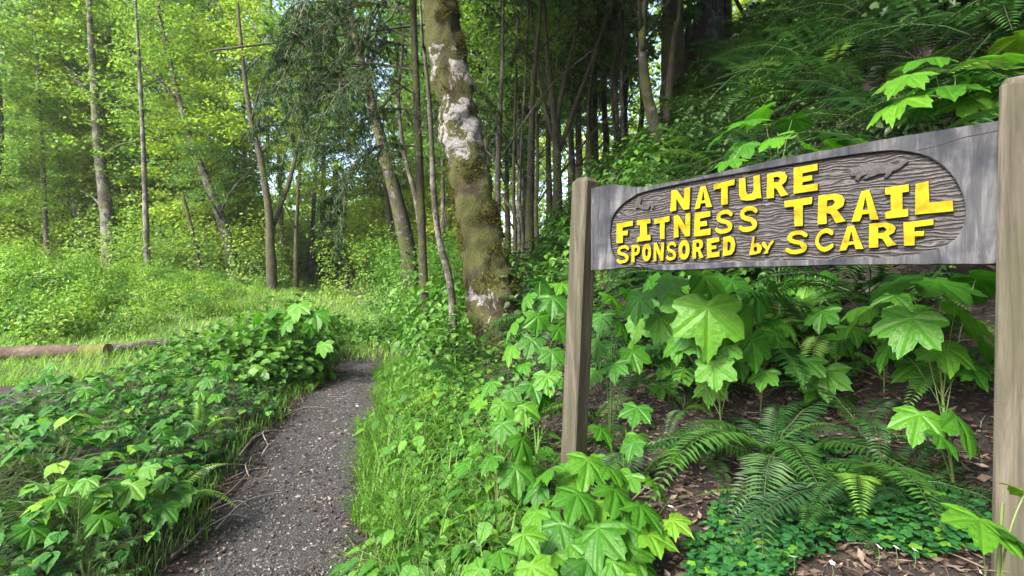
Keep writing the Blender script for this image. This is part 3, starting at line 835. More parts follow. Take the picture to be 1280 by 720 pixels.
# ------------------------------------------------------------------ the carved sign
LETTERS = [
    ('N', (0.3973, 0.3058), (0.4792, 0.309), (0.4772, 0.2233), (0.3937, 0.2208)),
    ('A', (0.492, 0.3041), (0.5652, 0.3083), (0.5652, 0.2222), (0.492, 0.2205)),
    ('T', (0.5671, 0.308), (0.6486, 0.3142), (0.6445, 0.225), (0.5715, 0.2246)),
    ('U', (0.6592, 0.3138), (0.7355, 0.3167), (0.7393, 0.2287), (0.6609, 0.2296)),
    ('R', (0.7534, 0.3157), (0.8225, 0.3187), (0.825, 0.2313), (0.7534, 0.2299)),
    ('E', (0.8364, 0.3235), (0.9104, 0.3241), (0.9113, 0.2381), (0.8364, 0.2347)),
    ('F', (0.1404, 0.201), (0.2257, 0.2056), (0.2216, 0.113), (0.1404, 0.111)),
    ('I', (0.2418, 0.2042), (0.3084, 0.2058), (0.3084, 0.117), (0.2418, 0.1126)),
    ('T', (0.3213, 0.204), (0.3951, 0.209), (0.3901, 0.1188), (0.3274, 0.1159)),
    ('N', (0.408, 0.2065), (0.4806, 0.2123), (0.4806, 0.1209), (0.408, 0.1177)),
    ('E', (0.4926, 0.2099), (0.5589, 0.2119), (0.5608, 0.1207), (0.4926, 0.1176)),
    ('S', (0.5715, 0.2095), (0.6415, 0.2124), (0.6433, 0.1236), (0.5734, 0.1199)),
    ('S', (0.6563, 0.2138), (0.7272, 0.216), (0.7283, 0.1235), (0.658, 0.1202)),
    ('T', (0.8076, 0.2206), (0.8955, 0.2224), (0.8921, 0.1291), (0.8129, 0.1297)),
    ('R', (0.9067, 0.2238), (0.9877, 0.2243), (0.9877, 0.1315), (0.9067, 0.1301)),
    ('A', (0.9976, 0.223), (1.0707, 0.2262), (1.0707, 0.1337), (0.9976, 0.1312)),
    ('I', (1.0811, 0.2258), (1.139, 0.2277), (1.139, 0.1349), (1.0823, 0.1336)),
    ('L', (1.1505, 0.229), (1.233, 0.2335), (1.2355, 0.1385), (1.1505, 0.1377)),
    ('S', (0.1379, 0.104), (0.2077, 0.1075), (0.2077, 0.0286), (0.1396, 0.0225)),
    ('P', (0.2151, 0.1016), (0.2601, 0.1061), (0.2601, 0.0314), (0.2151, 0.0277)),
    ('O', (0.2672, 0.1037), (0.3122, 0.1067), (0.3107, 0.0334), (0.2672, 0.0305)),
    ('N', (0.3198, 0.1063), (0.3705, 0.1088), (0.3668, 0.0319), (0.3198, 0.0292)),
    ('S', (0.3756, 0.1066), (0.4221, 0.1092), (0.4235, 0.0335), (0.3756, 0.0297)),
    ('O', (0.4291, 0.11), (0.4772, 0.1123), (0.4772, 0.0351), (0.4291, 0.0321)),
    ('R', (0.486, 0.1086), (0.5333, 0.112), (0.5333, 0.0378), (0.486, 0.0343)),
    ('E', (0.5417, 0.1097), (0.592, 0.1139), (0.5932, 0.0407), (0.543, 0.0363)),
    ('D', (0.6024, 0.1132), (0.6504, 0.1161), (0.6504, 0.0446), (0.6024, 0.0404)),
    ('b', (0.6965, 0.1091), (0.7393, 0.1103), (0.7409, 0.0459), (0.6948, 0.0419)),
    ('y', (0.7355, 0.0896), (0.7785, 0.0928), (0.7785, 0.0467), (0.7355, 0.0427)),
    ('S', (0.8103, 0.1186), (0.8822, 0.12), (0.8837, 0.0412), (0.8103, 0.0383)),
    ('C', (0.8984, 0.1188), (0.9557, 0.121), (0.9543, 0.0459), (0.8984, 0.0428)),
    ('A', (0.9649, 0.1213), (1.0305, 0.1244), (1.0318, 0.0488), (0.9649, 0.0455)),
    ('R', (1.0421, 0.1245), (1.1134, 0.1245), (1.1134, 0.054), (1.0421, 0.0499)),
    ('F', (1.1241, 0.1231), (1.1936, 0.1262), (1.1918, 0.0549), (1.1253, 0.0525)),
]
CAT = [(0.9931, 0.2808), (1.0029, 0.2948), (1.024, 0.3016), (1.037, 0.307), (1.0582, 0.2994), (1.0872, 0.296), (1.1075, 0.2862), (1.1194, 0.2939), (1.1292, 0.3), (1.1359, 0.2911), (1.1292, 0.2854), (1.1194, 0.2759), (1.1002, 0.2691), (1.088, 0.2537), (1.0782, 0.2526), (1.0831, 0.2653), (1.0666, 0.2659), (1.0498, 0.2604), (1.0335, 0.2556), (1.0275, 0.2616), (1.0391, 0.2701), (1.024, 0.2657), (1.0161, 0.253), (1.0056, 0.2597), (1.01, 0.2694), (0.9967, 0.2693)]
SQ = [(0.2297, 0.2485), (0.2297, 0.2794), (0.2482, 0.3033), (0.2641, 0.2891), (0.2562, 0.2683), (0.2782, 0.2524), (0.2853, 0.2678), (0.3046, 0.2723), (0.3198, 0.2593), (0.3198, 0.2413), (0.3076, 0.2426), (0.303, 0.2564), (0.2946, 0.2406), (0.2657, 0.2435), (0.2482, 0.2535)]
OVAL = [(0.1053, 0.1644), (0.1179, 0.2252), (0.1593, 0.2688), (0.2192, 0.2988), (0.2767, 0.3147), (0.4691, 0.3264), (0.7327, 0.3327), (0.948, 0.3353), (1.0709, 0.3321), (1.1271, 0.3217), (1.1803, 0.2964), (1.2225, 0.2523), (1.2469, 0.1997), (1.2581, 0.1434), (1.2517, 0.0955), (1.2307, 0.0607), (1.1889, 0.0389), (1.1271, 0.0258), (1.0315, 0.022), (0.8574, 0.0223), (0.5932, 0.0213), (0.3319, 0.0152), (0.1995, 0.0146), (0.147, 0.036), (0.1137, 0.0884)]

def wood_mat(name, cols, grain, rough=.85, green=None, blotch=None, dark_knots=True, bs=.5):
    m, nt, b, out = M(name)
    co = N(nt, 'ShaderNodeTexCoord').outputs['Object']
    f = noise(nt, mapping(nt, co, grain), 1.0, 6, .65, .6)
    f2 = noise(nt, co, 6, 4)
    c = ramp(nt, f, [(.25, cols[0]), (.5, cols[1]), (.75, cols[2])])
    if blotch: c = mixc(nt, ramp(nt, f2, [(.42, 0.0), (.60, .85)]), c, blotch)
    if green: c = mixc(nt, ramp(nt, noise(nt, co, 3.0, 5), [(.45, 0.0), (.7, .6)]), c, green)
    nt.links.new(c, b.inputs['Base Color']); b.inputs['Roughness'].default_value = rough
    bump(nt, f, bs, .006, b)
    b.inputs['Specular IOR Level'].default_value = .2
    return m
# board local axes: x along the board, y into the board, z up
MAT['board'] = wood_mat('weathered_grey_board', [(.008, .0085, .010), (.043, .045, .051), (.125, .13, .138)], (30, 30, 4.5), blotch=(.013, .015, .023), bs=.7)
MAT['post'] = wood_mat('treated_post_wood', [(.016, .0145, .011), (.056, .051, .039), (.115, .104, .081)], (40, 40, 2.4), green=(.034, .038, .016))
m, nt, b, out = M('carved_recess')
co = N(nt, 'ShaderNodeTexCoord').outputs['Object']
wv = N(nt, 'ShaderNodeTexWave', Scale=21.0, Distortion=13.0, Detail=5.0, wave_type='BANDS', bands_direction='Z')
wv.inputs['Detail Scale'].default_value = 1.3
nt.links.new(mapping(nt, co, (.45, 1, 1.4)), wv.inputs['Vector'])
f = noise(nt, mapping(nt, co, (14, 14, 70)), 1.0, 5, .65)
c = ramp(nt, wv.outputs['Fac'], [(.1, (.012, .0105, .012)), (.45, (.037, .0345, .035)), (.9, (.076, .072, .072))])
c = mixc(nt, ramp(nt, f, [(.35, .65), (.65, 0.0)]), c, (.016, .014, .016))
nt.links.new(c, b.inputs['Base Color']); b.inputs['Roughness'].default_value = .85
n1 = bump(nt, wv.outputs['Fac'], .9, .006, None)
bump(nt, f, .6, .004, b, n1)
MAT['recess'] = m
m, nt, b, out = M('yellow_letter_paint')
co = N(nt, 'ShaderNodeTexCoord').outputs['Object']
f = noise(nt, co, 22, 4)
c = ramp(nt, f, [(.3, (.125, .096, .002)), (.5, (.195, .166, .004)), (.72, (.24, .21, .007))])
c = mixc(nt, ramp(nt, noise(nt, mapping(nt, co, (60, 60, 18)), 1.0, 5, .7), [(.60, 0.0), (.70, .75)]), c, (.07, .045, .006))
c = mixc(nt, ramp(nt, noise(nt, co, 130, 3, .6), [(.70, 0.0), (.74, .9)]), c, (.03, .022, .014))
nt.links.new(c, b.inputs['Base Color'])
b.inputs['Roughness'].default_value = .75; b.inputs['Specular IOR Level'].default_value = .12
bump(nt, noise(nt, co, 70, 4), .25, .004, b)
MAT['yellow'] = m
MAT['groove'] = plain_mat('dark_stained_edge', (.016, .014, .014), .8, (.03, .027, .026), 30)
MAT['relief'] = plain_mat('carved_animal_wood', (.012, .0115, .013), .8, (.036, .034, .037), 26, .6)

def stroke(pts, w, n=34):
    P = spline([(x, y, 0) for x, y in pts], n)[:, :2]
    T = norm(np.gradient(P, axis=0)); Q = np.stack([-T[:, 1], T[:, 0]], -1) * w / 2
    capa = [P[-1] + (Q[-1] * math.cos(a) + T[-1] * w / 2 * math.sin(a)) for a in np.linspace(.3, PI - .3, 5)]
    capb = [P[0] + (-Q[0] * math.cos(a) - T[0] * w / 2 * math.sin(a)) for a in np.linspace(.3, PI - .3, 5)]
    return [tuple(p) for p in list(P + Q) + capa + list((P - Q)[::-1]) + capb]
def ell(cx, cy, rx, ry, n=20, p=2.0):
    return [(cx + rx * math.copysign(abs(math.cos(a)) ** (2 / p), math.cos(a)), cy + ry * math.copysign(abs(math.sin(a)) ** (2 / p), math.sin(a))) for a in np.arange(n) * 2 * PI / n]
GL = {
 'N': [[(0, 0), (.02, 1), (.33, 1), (.68, .52), (.68, 1), (1, 1), (.98, 0), (.68, 0), (.32, .5), (.33, .02)]],
 'A': [[(0, 0), (.36, 1), (.66, 1), (1, 0), (.66, 0), (.60, .2), (.41, .2), (.34, 0)], [(.44, .38), (.58, .38), (.51, .66)]],
 'T': [[(0, .70), (.0, .98), (1, 1), (.99, .74), (.69, .72), (.70, 0), (.33, 0), (.34, .70)]],
 'U': [[(0, 1), (.33, 1), (.34, .42), (.42, .30), (.56, .30), (.66, .42), (.66, 1), (.98, 1), (.97, .25), (1.0, .06), (.80, .07), (.66, 0), (.34, 0), (.10, .08), (0, .28)]],
 'R': [[(0, 0), (.02, 1), (.62, 1), (.86, .92), (.96, .74), (.90, .55), (.72, .44), (.84, .25), (1, .04), (.64, 0), (.46, .32), (.36, .36), (.36, 0)], [(.37, .62), (.37, .78), (.52, .79), (.60, .71), (.53, .61)]],
 'E': [[(0, 0), (.02, 1), (.98, 1), (1, .73), (.40, .71), (.40, .62), (.78, .62), (.79, .40), (.40, .39), (.40, .29), (1, .29), (.98, 0)]],
 'F': [[(0, 0), (.0, .98), (1, 1), (1, .73), (.40, .72), (.40, .58), (.72, .58), (.72, .34), (.42, .34), (.42, 0)]],
 'I': [[(0, 0), (.0, .24), (.24, .27), (.24, .73), (0, .75), (0, 1), (1, 1), (1, .76), (.76, .74), (.76, .27), (1, .25), (1, 0)]],
 'L': [[(0, 0), (0, .98), (.39, 1), (.40, .36), (.98, .36), (1, .02)]],
 'S': [stroke([(.88, .76), (.74, .86), (.50, .885), (.27, .81), (.20, .66), (.36, .55), (.62, .47), (.84, .34), (.80, .18), (.56, .115), (.30, .12), (.12, .22)], .21)],
 'C': [stroke([(.86, .76), (.68, .87), (.46, .86), (.24, .72), (.15, .5), (.22, .27), (.44, .13), (.68, .13), (.88, .24)], .23)],
 'O': [ell(.5, .5, .5, .5, 24, 2.3), ell(.5, .5, .13, .2, 12)],
 'P': [[(0, 0), (.02, 1), (.62, 1), (.9, .92), (1, .72), (.93, .5), (.7, .38), (.42, .36), (.42, 0)], [(.42, .60), (.42, .78), (.55, .79), (.63, .69), (.54, .60)]],
 'D': [[(0, 0), (.03, 1), (.6, 1), (.88, .86), (1, .55), (.93, .22), (.7, .03)], [(.42, .30), (.44, .70), (.57, .66), (.62, .48), (.56, .32)]],
 'b': [[(0, 0), (.24, .98), (.48, 1), (.42, .62), (.70, .62), (.92, .5), (1, .28), (.86, .05), (.5, 0)], ell(.5, .28, .10, .10, 10)],
 'y': [[(.18, .02), (.34, .32), (.0, .72), (.10, .96), (.34, .94), (.52, .62), (.72, .92), (1, 1), (1, .78), (.76, .52), (.60, .24), (.58, 0)]],
}
def solid(name, polys, z0, z1, mats, bevel=.0012, off=-.0026):
    """a flat carved shape: outlines (u, v) raised from depth z0 to z1 in front of the recess; board axes"""
    cu = bpy.data.curves.new(name, 'CURVE')
    cu.dimensions = '2D'; cu.fill_mode = 'BOTH'
    cu.extrude = (z1 - z0) / 2 - bevel; cu.bevel_depth = bevel; cu.bevel_resolution = 1; cu.offset = off
    for P in polys:
        s = cu.splines.new('POLY'); s.points.add(len(P) - 1)
        for q, (x, y) in zip(s.points, P): q.co = (x, y, 0, 1)
        s.use_cyclic_u = True
    t = bpy.data.objects.new('tmp', cu)
    me = bpy.data.meshes.new_from_object(t)
    bpy.data.objects.remove(t); bpy.data.curves.remove(cu)
    me.name = name
    me.materials.clear()
    for m in mats: me.materials.append(m)
    for p in me.polygons:
        p.material_index = 0 if (p.normal.z > .35 or len(mats) == 1) else 1
        p.use_smooth = False
    me.transform(Matrix(((1, 0, 0, 0), (0, 0, -1, -(z0 + z1) / 2), (0, 1, 0, 0), (0, 0, 0, 1))))   # v -> z, depth -> -y (toward the viewer)
    return me

def build_sign():
    u = Vector((.6723, -.7403, 0))
    org = Vector((.349, 2.28, 1.542))
    mid = org + u * .66
    gzm = gzf(mid.x, mid.y)
    ang = math.atan2(u.y, u.x)
    root = thing('trail_sign', 'grey carved wooden sign board with raised yellow lettering between two square posts', 'sign', (mid.x, mid.y, gzm), ang)
    ox, oz = -.66, 1.542 - gzm           # board origin in root axes
    # board: front with a sunk oval, wavy sawn edges
    n = 200
    ov = spline([(x, z, 0) for x, z in OVAL + OVAL[:1]], n + 1)[:-1, :2]
    ctr = np.array([.66, .183])
    def edge(ang_):
        d = np.array([math.cos(ang_), math.sin(ang_)])
        t = 9
        for (k, v) in ((0, 1.3238 if d[0] > 0 else 0.0), (1, .3646 if d[1] > 0 else 0.0)):
            if abs(d[k]) > 1e-6: t = min(t, (v - ctr[k]) / d[k])
        return ctr + d * t
    th = np.arctan2(ov[:, 1] - ctr[1], ov[:, 0] - ctr[0])
    cor = [math.atan2(zz - ctr[1], xx - ctr[0]) for xx in (0, 1.3238) for zz in (0, .3646)]
    for ca in cor:
        k = int(np.argmin(np.abs(np.angle(np.exp(1j * (th - ca)))))); th[k] = ca
    ou = np.array([edge(t) for t in th])
    top = np.interp(ou[:, 0], [0, .10, .20, .258, .33, .469, .857, 1.127, 1.3238], [.366, .369, .352, .336, .337, .340, .3616, .3646, .3645])
    bot = np.interp(ou[:, 0], [0, .12, .20, .26, .34, .44, .7, 1.0, 1.3238], [.000, .004, .013, .010, -.004, -.005, .001, .003, -.001])
    nz = np.array([.0016 * mnoise.noise(Vector((x * 26, z * 3, 0))) + .0022 * mnoise.noise(Vector((x * 7, z * 9, 5))) for x, z in ou])
    ou[:, 1] = np.where(ou[:, 1] > .3, top + nz, np.where(ou[:, 1] < .06, np.where(ou[:, 1] < .02, bot + nz, ou[:, 1]), ou[:, 1]))
    D, TH = .013, .040
    mids = ov * .45 + ou * .55
    rows = []
    rows.append(np.stack([ov[:, 0], np.full(n, D), ov[:, 1]], -1))                 # 0 recess floor rim
    rows.append(np.stack([ov[:, 0] , np.full(n, .0015), ov[:, 1]], -1))            # 1 recess lip
    lip = ov + norm(ov - ctr) * .003
    rows.append(np.stack([lip[:, 0], np.full(n, -.0004), lip[:, 1]], -1))          # 2
    rows.append(np.stack([mids[:, 0], np.array([.0012 * mnoise.noise(Vector((x * 9, z * 9, 2))) for x, z in mids]), mids[:, 1]], -1))
    rim = ou - norm(ou - ctr) * .004
    rows.append(np.stack([rim[:, 0], np.full(n, .0), rim[:, 1]], -1))
    rows.append(np.stack([ou[:, 0], np.full(n, .004), ou[:, 1]], -1))
    rows.append(np.stack([ou[:, 0], np.full(n, TH), ou[:, 1]], -1))
    V = np.concatenate(rows); k = len(rows)
    i, j = np.meshgrid(np.arange(k - 1), np.arange(n), indexing='ij'); j2 = (j + 1) % n
    F = np.stack([i * n + j, i * n + j2, (i + 1) * n + j2, (i + 1) * n + j], -1).reshape(-1, 4)
    mi = np.where(np.repeat(np.arange(k - 1), n) < 1, 1, 0)
    c = len(V); V = np.concatenate([V, [[ctr[0], TH, ctr[1]]]])
    jj = np.arange(n); b = (k - 1) * n
    BF = np.stack([np.full(n, c), b + (jj + 1) % n, b + jj], -1)
    me = mesh('board', V, [F, BF], [MAT['board'], MAT['groove']], False, np.concatenate([mi, np.zeros(n, int)]))
    bm = bmesh.new(); bm.from_mesh(me); bmesh.ops.recalc_face_normals(bm, faces=bm.faces); bm.to_mesh(me); bm.free()
    board = obj('board', me, root, (ox, 0, oz))
    # recess floor, chiselled
    gxx, gzz = 60, 1
    g = Geo()
    ring = [ov * (1 - t) + ctr * t for t in (0, .12, .3, .5, .75)]
    RV = np.concatenate([np.stack([r_[:, 0], np.array([D - .0001 + .002 * mnoise.noise(Vector((x * 8, z * 60, 3))) * (q > 0) for x, z in r_]), r_[:, 1]], -1) for q, r_ in enumerate(ring)] + [np.array([[ctr[0], D, ctr[1]]])])
    i, j = np.meshgrid(np.arange(len(ring) - 1), np.arange(n), indexing='ij'); j2 = (j + 1) % n
    F1 = np.stack([i * n + j, (i + 1) * n + j, (i + 1) * n + j2, i * n + j2], -1).reshape(-1, 4)
    F2 = np.stack([(len(ring) - 1) * n + jj, np.full(n, len(ring) * n), (len(ring) - 1) * n + (jj + 1) % n], -1)
    me = mesh('carved_panel', RV, [F1, F2], MAT['recess'], True)
    bm = bmesh.new(); bm.from_mesh(me); bmesh.ops.recalc_face_normals(bm, faces=bm.faces)
    if sum(f.normal.y for f in bm.faces) > 0: bmesh.ops.reverse_faces(bm, faces=bm.faces)
    bm.to_mesh(me); bm.free()
    obj('carved_panel', me, board)
    fr_ = random.Random(3)
    for (ch, tl, tr, br, bl) in LETTERS:
        jit = 0 if ch in 'SCO' else 1
        def q2(x, y):
            x += jit * fr_.uniform(-.014, .014); y += jit * fr_.uniform(-.012, .012)
            a = (tl[0] + (tr[0] - tl[0]) * x, tl[1] + (tr[1] - tl[1]) * x); b_ = (bl[0] + (br[0] - bl[0]) * x, bl[1] + (br[1] - bl[1]) * x)
            return (b_[0] + (a[0] - b_[0]) * y, b_[1] + (a[1] - b_[1]) * y)
        me = solid('letter', [[q2(x, y) for x, y in P] for P in GL[ch]], -D, .0015, [MAT['yellow'], MAT['groove']], .0012)
        obj('letter', me, board)
    cat = obj('carved_animal', solid('carved_animal', [CAT], -D, -.003, [MAT['relief'], MAT['groove']], .0025), board)
    cat['label'] = 'carved running cat with curled tail'
    sq = obj('carved_animal', solid('carved_animal', [SQ], -D, -.004, [MAT['groove']], .0015), board)
    sq['label'] = 'small dark carved squirrel'
    # nail holes and a drying crack
    cr = [(1.15, .318), (1.20, .323), (1.25, .334), (1.3235, .3385)]
    P = [(x, -.0006, z) for x, z in cr]
    V, F = tube(spline(P, 12), .0011, 4)
    obj('crack', mesh('crack', V, F, MAT['groove']), board)
    for (x, z) in ((1.005, .0135), (1.285, .02), (.045, .03)):
        V, F = tube([(x, -.001, z), (x, .003, z)], .0035, 8)
        obj('nail', mesh('nail', V, F, MAT['groove']), board)
    # posts
    def post(x0, ztop, zbot, tilt, cap):
        s = .089; y0, y1 = -.0245, .0645
        bm = bmesh.new()
        lv = [zbot, zbot + .3, zbot + .6, ztop - .25, ztop - .02, ztop]
        prev = None
        for k_, z in enumerate(lv):
            ins = cap if k_ == len(lv) - 1 else 0
            dx = tilt * (z - ztop)
            cs = .006
            ring_ = []
            for (ax, ay) in ((x0 + ins, y0 + ins), (x0 + s - ins, y0 + ins), (x0 + s - ins, y1 - ins), (x0 + ins, y1 - ins)):
                sx = 1 if ax < x0 + s / 2 else -1; sy = 1 if ay < 0.02 else -1
                a_, b_ = (ax + sx * cs, ay), (ax, ay + sy * cs)
                ring_ += [b_, a_] if (sx * sy > 0) else [a_, b_]
            vs = [bm.verts.new((p[0] + dx, p[1], z)) for p in ring_]
            if prev:
                for q in range(8): bm.faces.new((prev[q], prev[(q + 1) % 8], vs[(q + 1) % 8], vs[q]))
            prev = vs
        pk = bm.verts.new((x0 + s / 2, .02, ztop + cap * .35))
        for q in range(8): bm.faces.new((prev[q], prev[(q + 1) % 8], pk))
        bmesh.ops.recalc_face_normals(bm, faces=bm.faces)
        me = bpy.data.meshes.new('post'); bm.to_mesh(me); bm.free()
        me.materials.append(MAT['post'])
        return obj('post', me, root)
    post(ox - .089, 1.962 - gzm, gzf(.31, 2.3) - .25 - gzm, .055, .016)
    post(ox + 1.3238, 2.004 - gzm, gzf(1.25, 1.25) - .25 - gzm, .012, .010)
    return root
build_sign()

# ------------------------------------------------------------------ leaves and fronds as single pieces
def palmate(name, mat, seed, droop=.22, teeth=.035):
    rs = np.random.default_rng(seed)
    key = []          # angle, radius, z
    tips = [(0, 1.0), (.87, .82), (1.83, .58)]
    ang = []
    for s in (1, -1):
        L = []
        for q, (a, r) in enumerate(tips):
            L.append((a, r, 'tip'))
        ang.append(L)
    pts = []
    def half(sgn):
        o = []
        seq = [(0.0, 1.0, -1), (.09, .88, 0), (.15, .87, 1), (.23, .77, 0), (.31, .75, 1), (.43, .62, 2), (.56, .70, 0), (.64, .77, 1), (.75, .78, 0), (.87, .89, -1), (.98, .77, 0), (1.08, .76, 1), (1.22, .66, 0), (1.38, .53, 2), (1.52, .58, 0), (1.63, .63, 1), (1.83, .67, -1), (2.0, .55, 0), (2.25, .47, 1), (2.55, .35, 0), (2.85, .16, 0)]
        for (a, r, kd) in seq:
            r *= 1 + rs.normal(0, .03)
            a += rs.normal(0, .012) if a else 0
            z = -droop * r * r + (.05 if kd == 2 else (-.02 if kd == -1 else 0)) + rs.normal(0, .008)
            o.append((r * math.cos(a), sgn * r * math.sin(a), z))
        return o
    h1 = half(1); h2 = half(-1)[1:][::-1]
    O = h1 + h2
    n = len(O)
    # inner ring keeps the folds along the veins
    I = [(x * .5, y * .5, z * .35 + (.03 if abs(math.sin(2.0 * math.atan2(y, x))) > .8 else .0)) for x, y, z in O]
    V = np.array(O + I + [(0, 0, 0.01)])
    j = np.arange(n - 1)
    F = [np.stack([j, j + 1, n + j + 1, n + j], -1), np.array([(n - 1, 0, n, 2 * n - 1)]), np.stack([n + j, n + j + 1, np.full(n - 1, 2 * n)], -1), np.array([(2 * n - 1, n, 2 * n)])]
    return mesh(name, V, F, mat, True)

def ovate(name, mat, seed, wd=.36):
    rs = np.random.default_rng(seed)
    O = []
    xs = [0, .06, .16, .28, .40, .52, .64, .76, .87, 1.0]
    ws = [0, .20, .31, .36, .36, .33, .27, .19, .10, 0]
    for s in (1, -1):
        L = [(x + (.015 if k % 2 else -.01), s * w_ * wd / .36 * (1 + rs.normal(0, .05)), .05 * w_ - .26 * x * x + rs.normal(0, .008)) for k, (x, w_) in enumerate(zip(xs, ws))]
        O.append(L[1:-1])
    mid = [(x, 0, -.26 * x * x - .035) for x in xs]
    V = np.array(mid + O[0] + O[1]); F3, F4 = [], []
    a, b_ = len(xs), len(xs) + len(xs) - 2
    for off, fl in ((a, 0), (b_, 1)):
        t = (0, 1, off); F3.append(t if fl else t[::-1])
        for k in range(len(xs) - 3):
            q = (k + 1, k + 2, off + k + 1, off + k); F4.append(q if fl else q[::-1])
        t = (len(xs) - 2, len(xs) - 1, off + len(xs) - 3); F3.append(t if fl else t[::-1])
    return mesh(name, V, [np.array(F4), np.array(F3)], mat, True)

def frond(name, mat, seed, L=.8, arch=.55, pairs=32, wide=.15, rise=.6):
    rs = np.random.default_rng(seed)
    t = np.linspace(0, 1, 26)
    x = L * (t * .96); z = L * (rise * t - arch * 1.35 * t ** 2.1)
    y = .06 * L * np.sin(t * 2.2 + seed)
    P = np.stack([x, y, z], -1)
    g = Geo(); V, F = tube(P[::5], np.linspace(.0035, .001, 6), 3, False); g.add(V, F, 1)
    T = norm(np.gradient(P, axis=0))
    tt = np.linspace(.14, .985, pairs)
    idx = (tt * 25).astype(int)
    fr2 = (tt * 25 - idx)[:, None]
    B = P[idx] * (1 - fr2) + P[np.minimum(idx + 1, 25)] * fr2
    l = wide * L * np.interp(tt, [.1, .25, .45, .7, .9, 1], [.55, .95, 1, .72, .36, .12])
    for s in (1, -1):
        sd = norm(np.cross(np.array([0, 0, 1.0]), T[idx])) * s
        d = norm(sd + T[idx] * .28 + np.array([0, 0, -.16]) + rs.normal(0, .06, (pairs, 3)))
        nn = norm(np.cross(T[idx], sd) * s + np.array([0, 0, .8]))
        V, F = leaves(B, d, nn, l * rs.uniform(.9, 1.1, pairs), np.full(pairs, L * .85 / pairs * .78), T_DIAMOND)
        g.add(V, F, 0)
    return g.build(name, [mat, MAT['rachis']])

LUSH = [palmate('leaf', MAT['lush'], k, .18 + .05 * k) for k in range(7)]
BROAD = [palmate('leaf', MAT['broad'], 10 + k, .12 + .04 * k) for k in range(7)]
BRAM = [ovate('leaf', MAT['bramble'], k, .34 + .04 * k) for k in range(4)]
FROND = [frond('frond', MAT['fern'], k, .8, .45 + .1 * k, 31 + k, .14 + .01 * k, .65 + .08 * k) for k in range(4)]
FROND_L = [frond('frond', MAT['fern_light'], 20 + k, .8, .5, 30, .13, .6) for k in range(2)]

def leafy_plant(name, label, cat, loc, leafset, spec, group=None, stem_r=.004):
    """spec: list of (tip of the petiole relative to the base, heading of the blade, pitch, roll, size)"""
    root = thing(name, label, cat, loc, 0, group)
    g = Geo()
    Q = np.array([p for p, *_ in spec])
    axis = spline([(0, 0, -.06), tuple(Q.mean(0) * np.array([.35, .35, .45])), tuple(Q.mean(0) * np.array([.8, .8, 1.0]) + np.array([0, 0, .02]))], 14)
    V, F = tube(axis, np.linspace(stem_r * 1.25, stem_r * .6, 14), 6, False)
    g.add(V, F)
    for k, (p, hd, pit, rol, s) in enumerate(spec):
        q = np.array(p)
        n_ = axis[int(np.clip(13 * (.25 + .7 * ((k * .37) % 1)), 2, 13))] if q[2] > .08 else axis[1]
        if n_[2] > q[2] - .02: n_ = axis[int(np.argmin(np.abs(axis[:, 2] - q[2] * .6)))]
        d = q - n_
        V, F = tube(spline([n_, n_ + d * .5 + np.array([0, 0, .12 * np.linalg.norm(d)]), q], 7), np.linspace(stem_r * .5, stem_r * .3, 7), 4, False)
        g.add(V, F)
        obj('leaf', random.choice(leafset), root, tuple(q), (rol, pit, hd), s)
    obj('stem', g.build('stem', MAT['stem'], True), root)
    return root

def auto_spec(n, r, h, size, seed, face=None, pitch=(.05, .55), low=.3):
    rs = random.Random(seed); o = []
    for k in range(n):
        a = k * 2.4 + rs.uniform(-.4, .4); q = math.sqrt((k + .5) / n)
        z = h * (1 - (1 - low) * q * rs.uniform(.6, 1.0))
        hd = a if face is None else face + rs.uniform(-1.0, 1.0)
        o.append(((r * q * math.cos(a), r * q * math.sin(a), z), hd, rs.uniform(*pitch), rs.uniform(-.3, .3), size * rs.uniform(.7, 1.15)))
    return o

def px_spec(base, y, items):
    """leaves given by where they are seen: (px, py, dy, heading deg, pitch, width in px)"""
    o = []
    for (px, py, dy, hd, pit, wpx) in items:
        q = sp(px, py, y + dy) - base
        pit = pit + (max(0, .55 * (1 - (py - 350) / 280)) if py > 330 else .12)
        o.append((tuple(q), R(hd + random.uniform(-28, 28)), pit + random.uniform(-.3, .22), random.uniform(-.4, .4), random.uniform(.8, 1.15) * wpx / 640 * (y + dy) / 1.5))
    return o

def px_plant(label, rpx, ry, leafset, items, group=None, sr=.005):
    b_ = at(rpx, ry)
    return leafy_plant('broadleaf_plant', label, 'plant', b_, leafset, px_spec(b_, ry, items), group, sr)

# heading 270 points toward the viewer, pitch > 0 lets the tip hang down
px_plant('tall plant with big lobed leaves rising behind the middle of the sign board', 905, 2.35, BROAD,
         [(885, 385, -.25, 262, .75, 88), (925, 395, -.2, 285, .8, 78), (858, 372, -.1, 235, .6, 70), (945, 368, 0, 310, .5, 66), (880, 345, 0, 270, .45, 74), (905, 430, -.2, 270, .7, 56), (850, 425, -.1, 230, .7, 60), (940, 425, -.15, 295, .8, 66), (838, 350, .1, 215, .5, 60), (962, 352, .1, 330, .4, 60), (915, 352, .15, 280, .4, 70), (893, 455, -.2, 260, .8, 50), (870, 405, -.15, 250, .6, 66), (825, 395, .2, 210, .6, 54), (800, 372, .2, 230, .5, 50)])
px_plant('plant with wide dark lobed leaves below the right end of the sign board', 1185, 1.75, BROAD,
         [(1140, 398, -.1, 215, .35, 88), (1195, 385, -.1, 290, .3, 100), (1125, 350, .1, 190, .2, 80), (1220, 348, .05, 330, .1, 90), (1172, 352, .1, 270, .1, 84), (1232, 425, 0, 320, .3, 84), (1115, 428, .1, 215, .4, 70), (1178, 432, 0, 260, .45, 76), (1090, 385, .2, 180, .3, 64), (1210, 455, 0, 300, .4, 60), (1150, 455, .1, 230, .4, 60)])
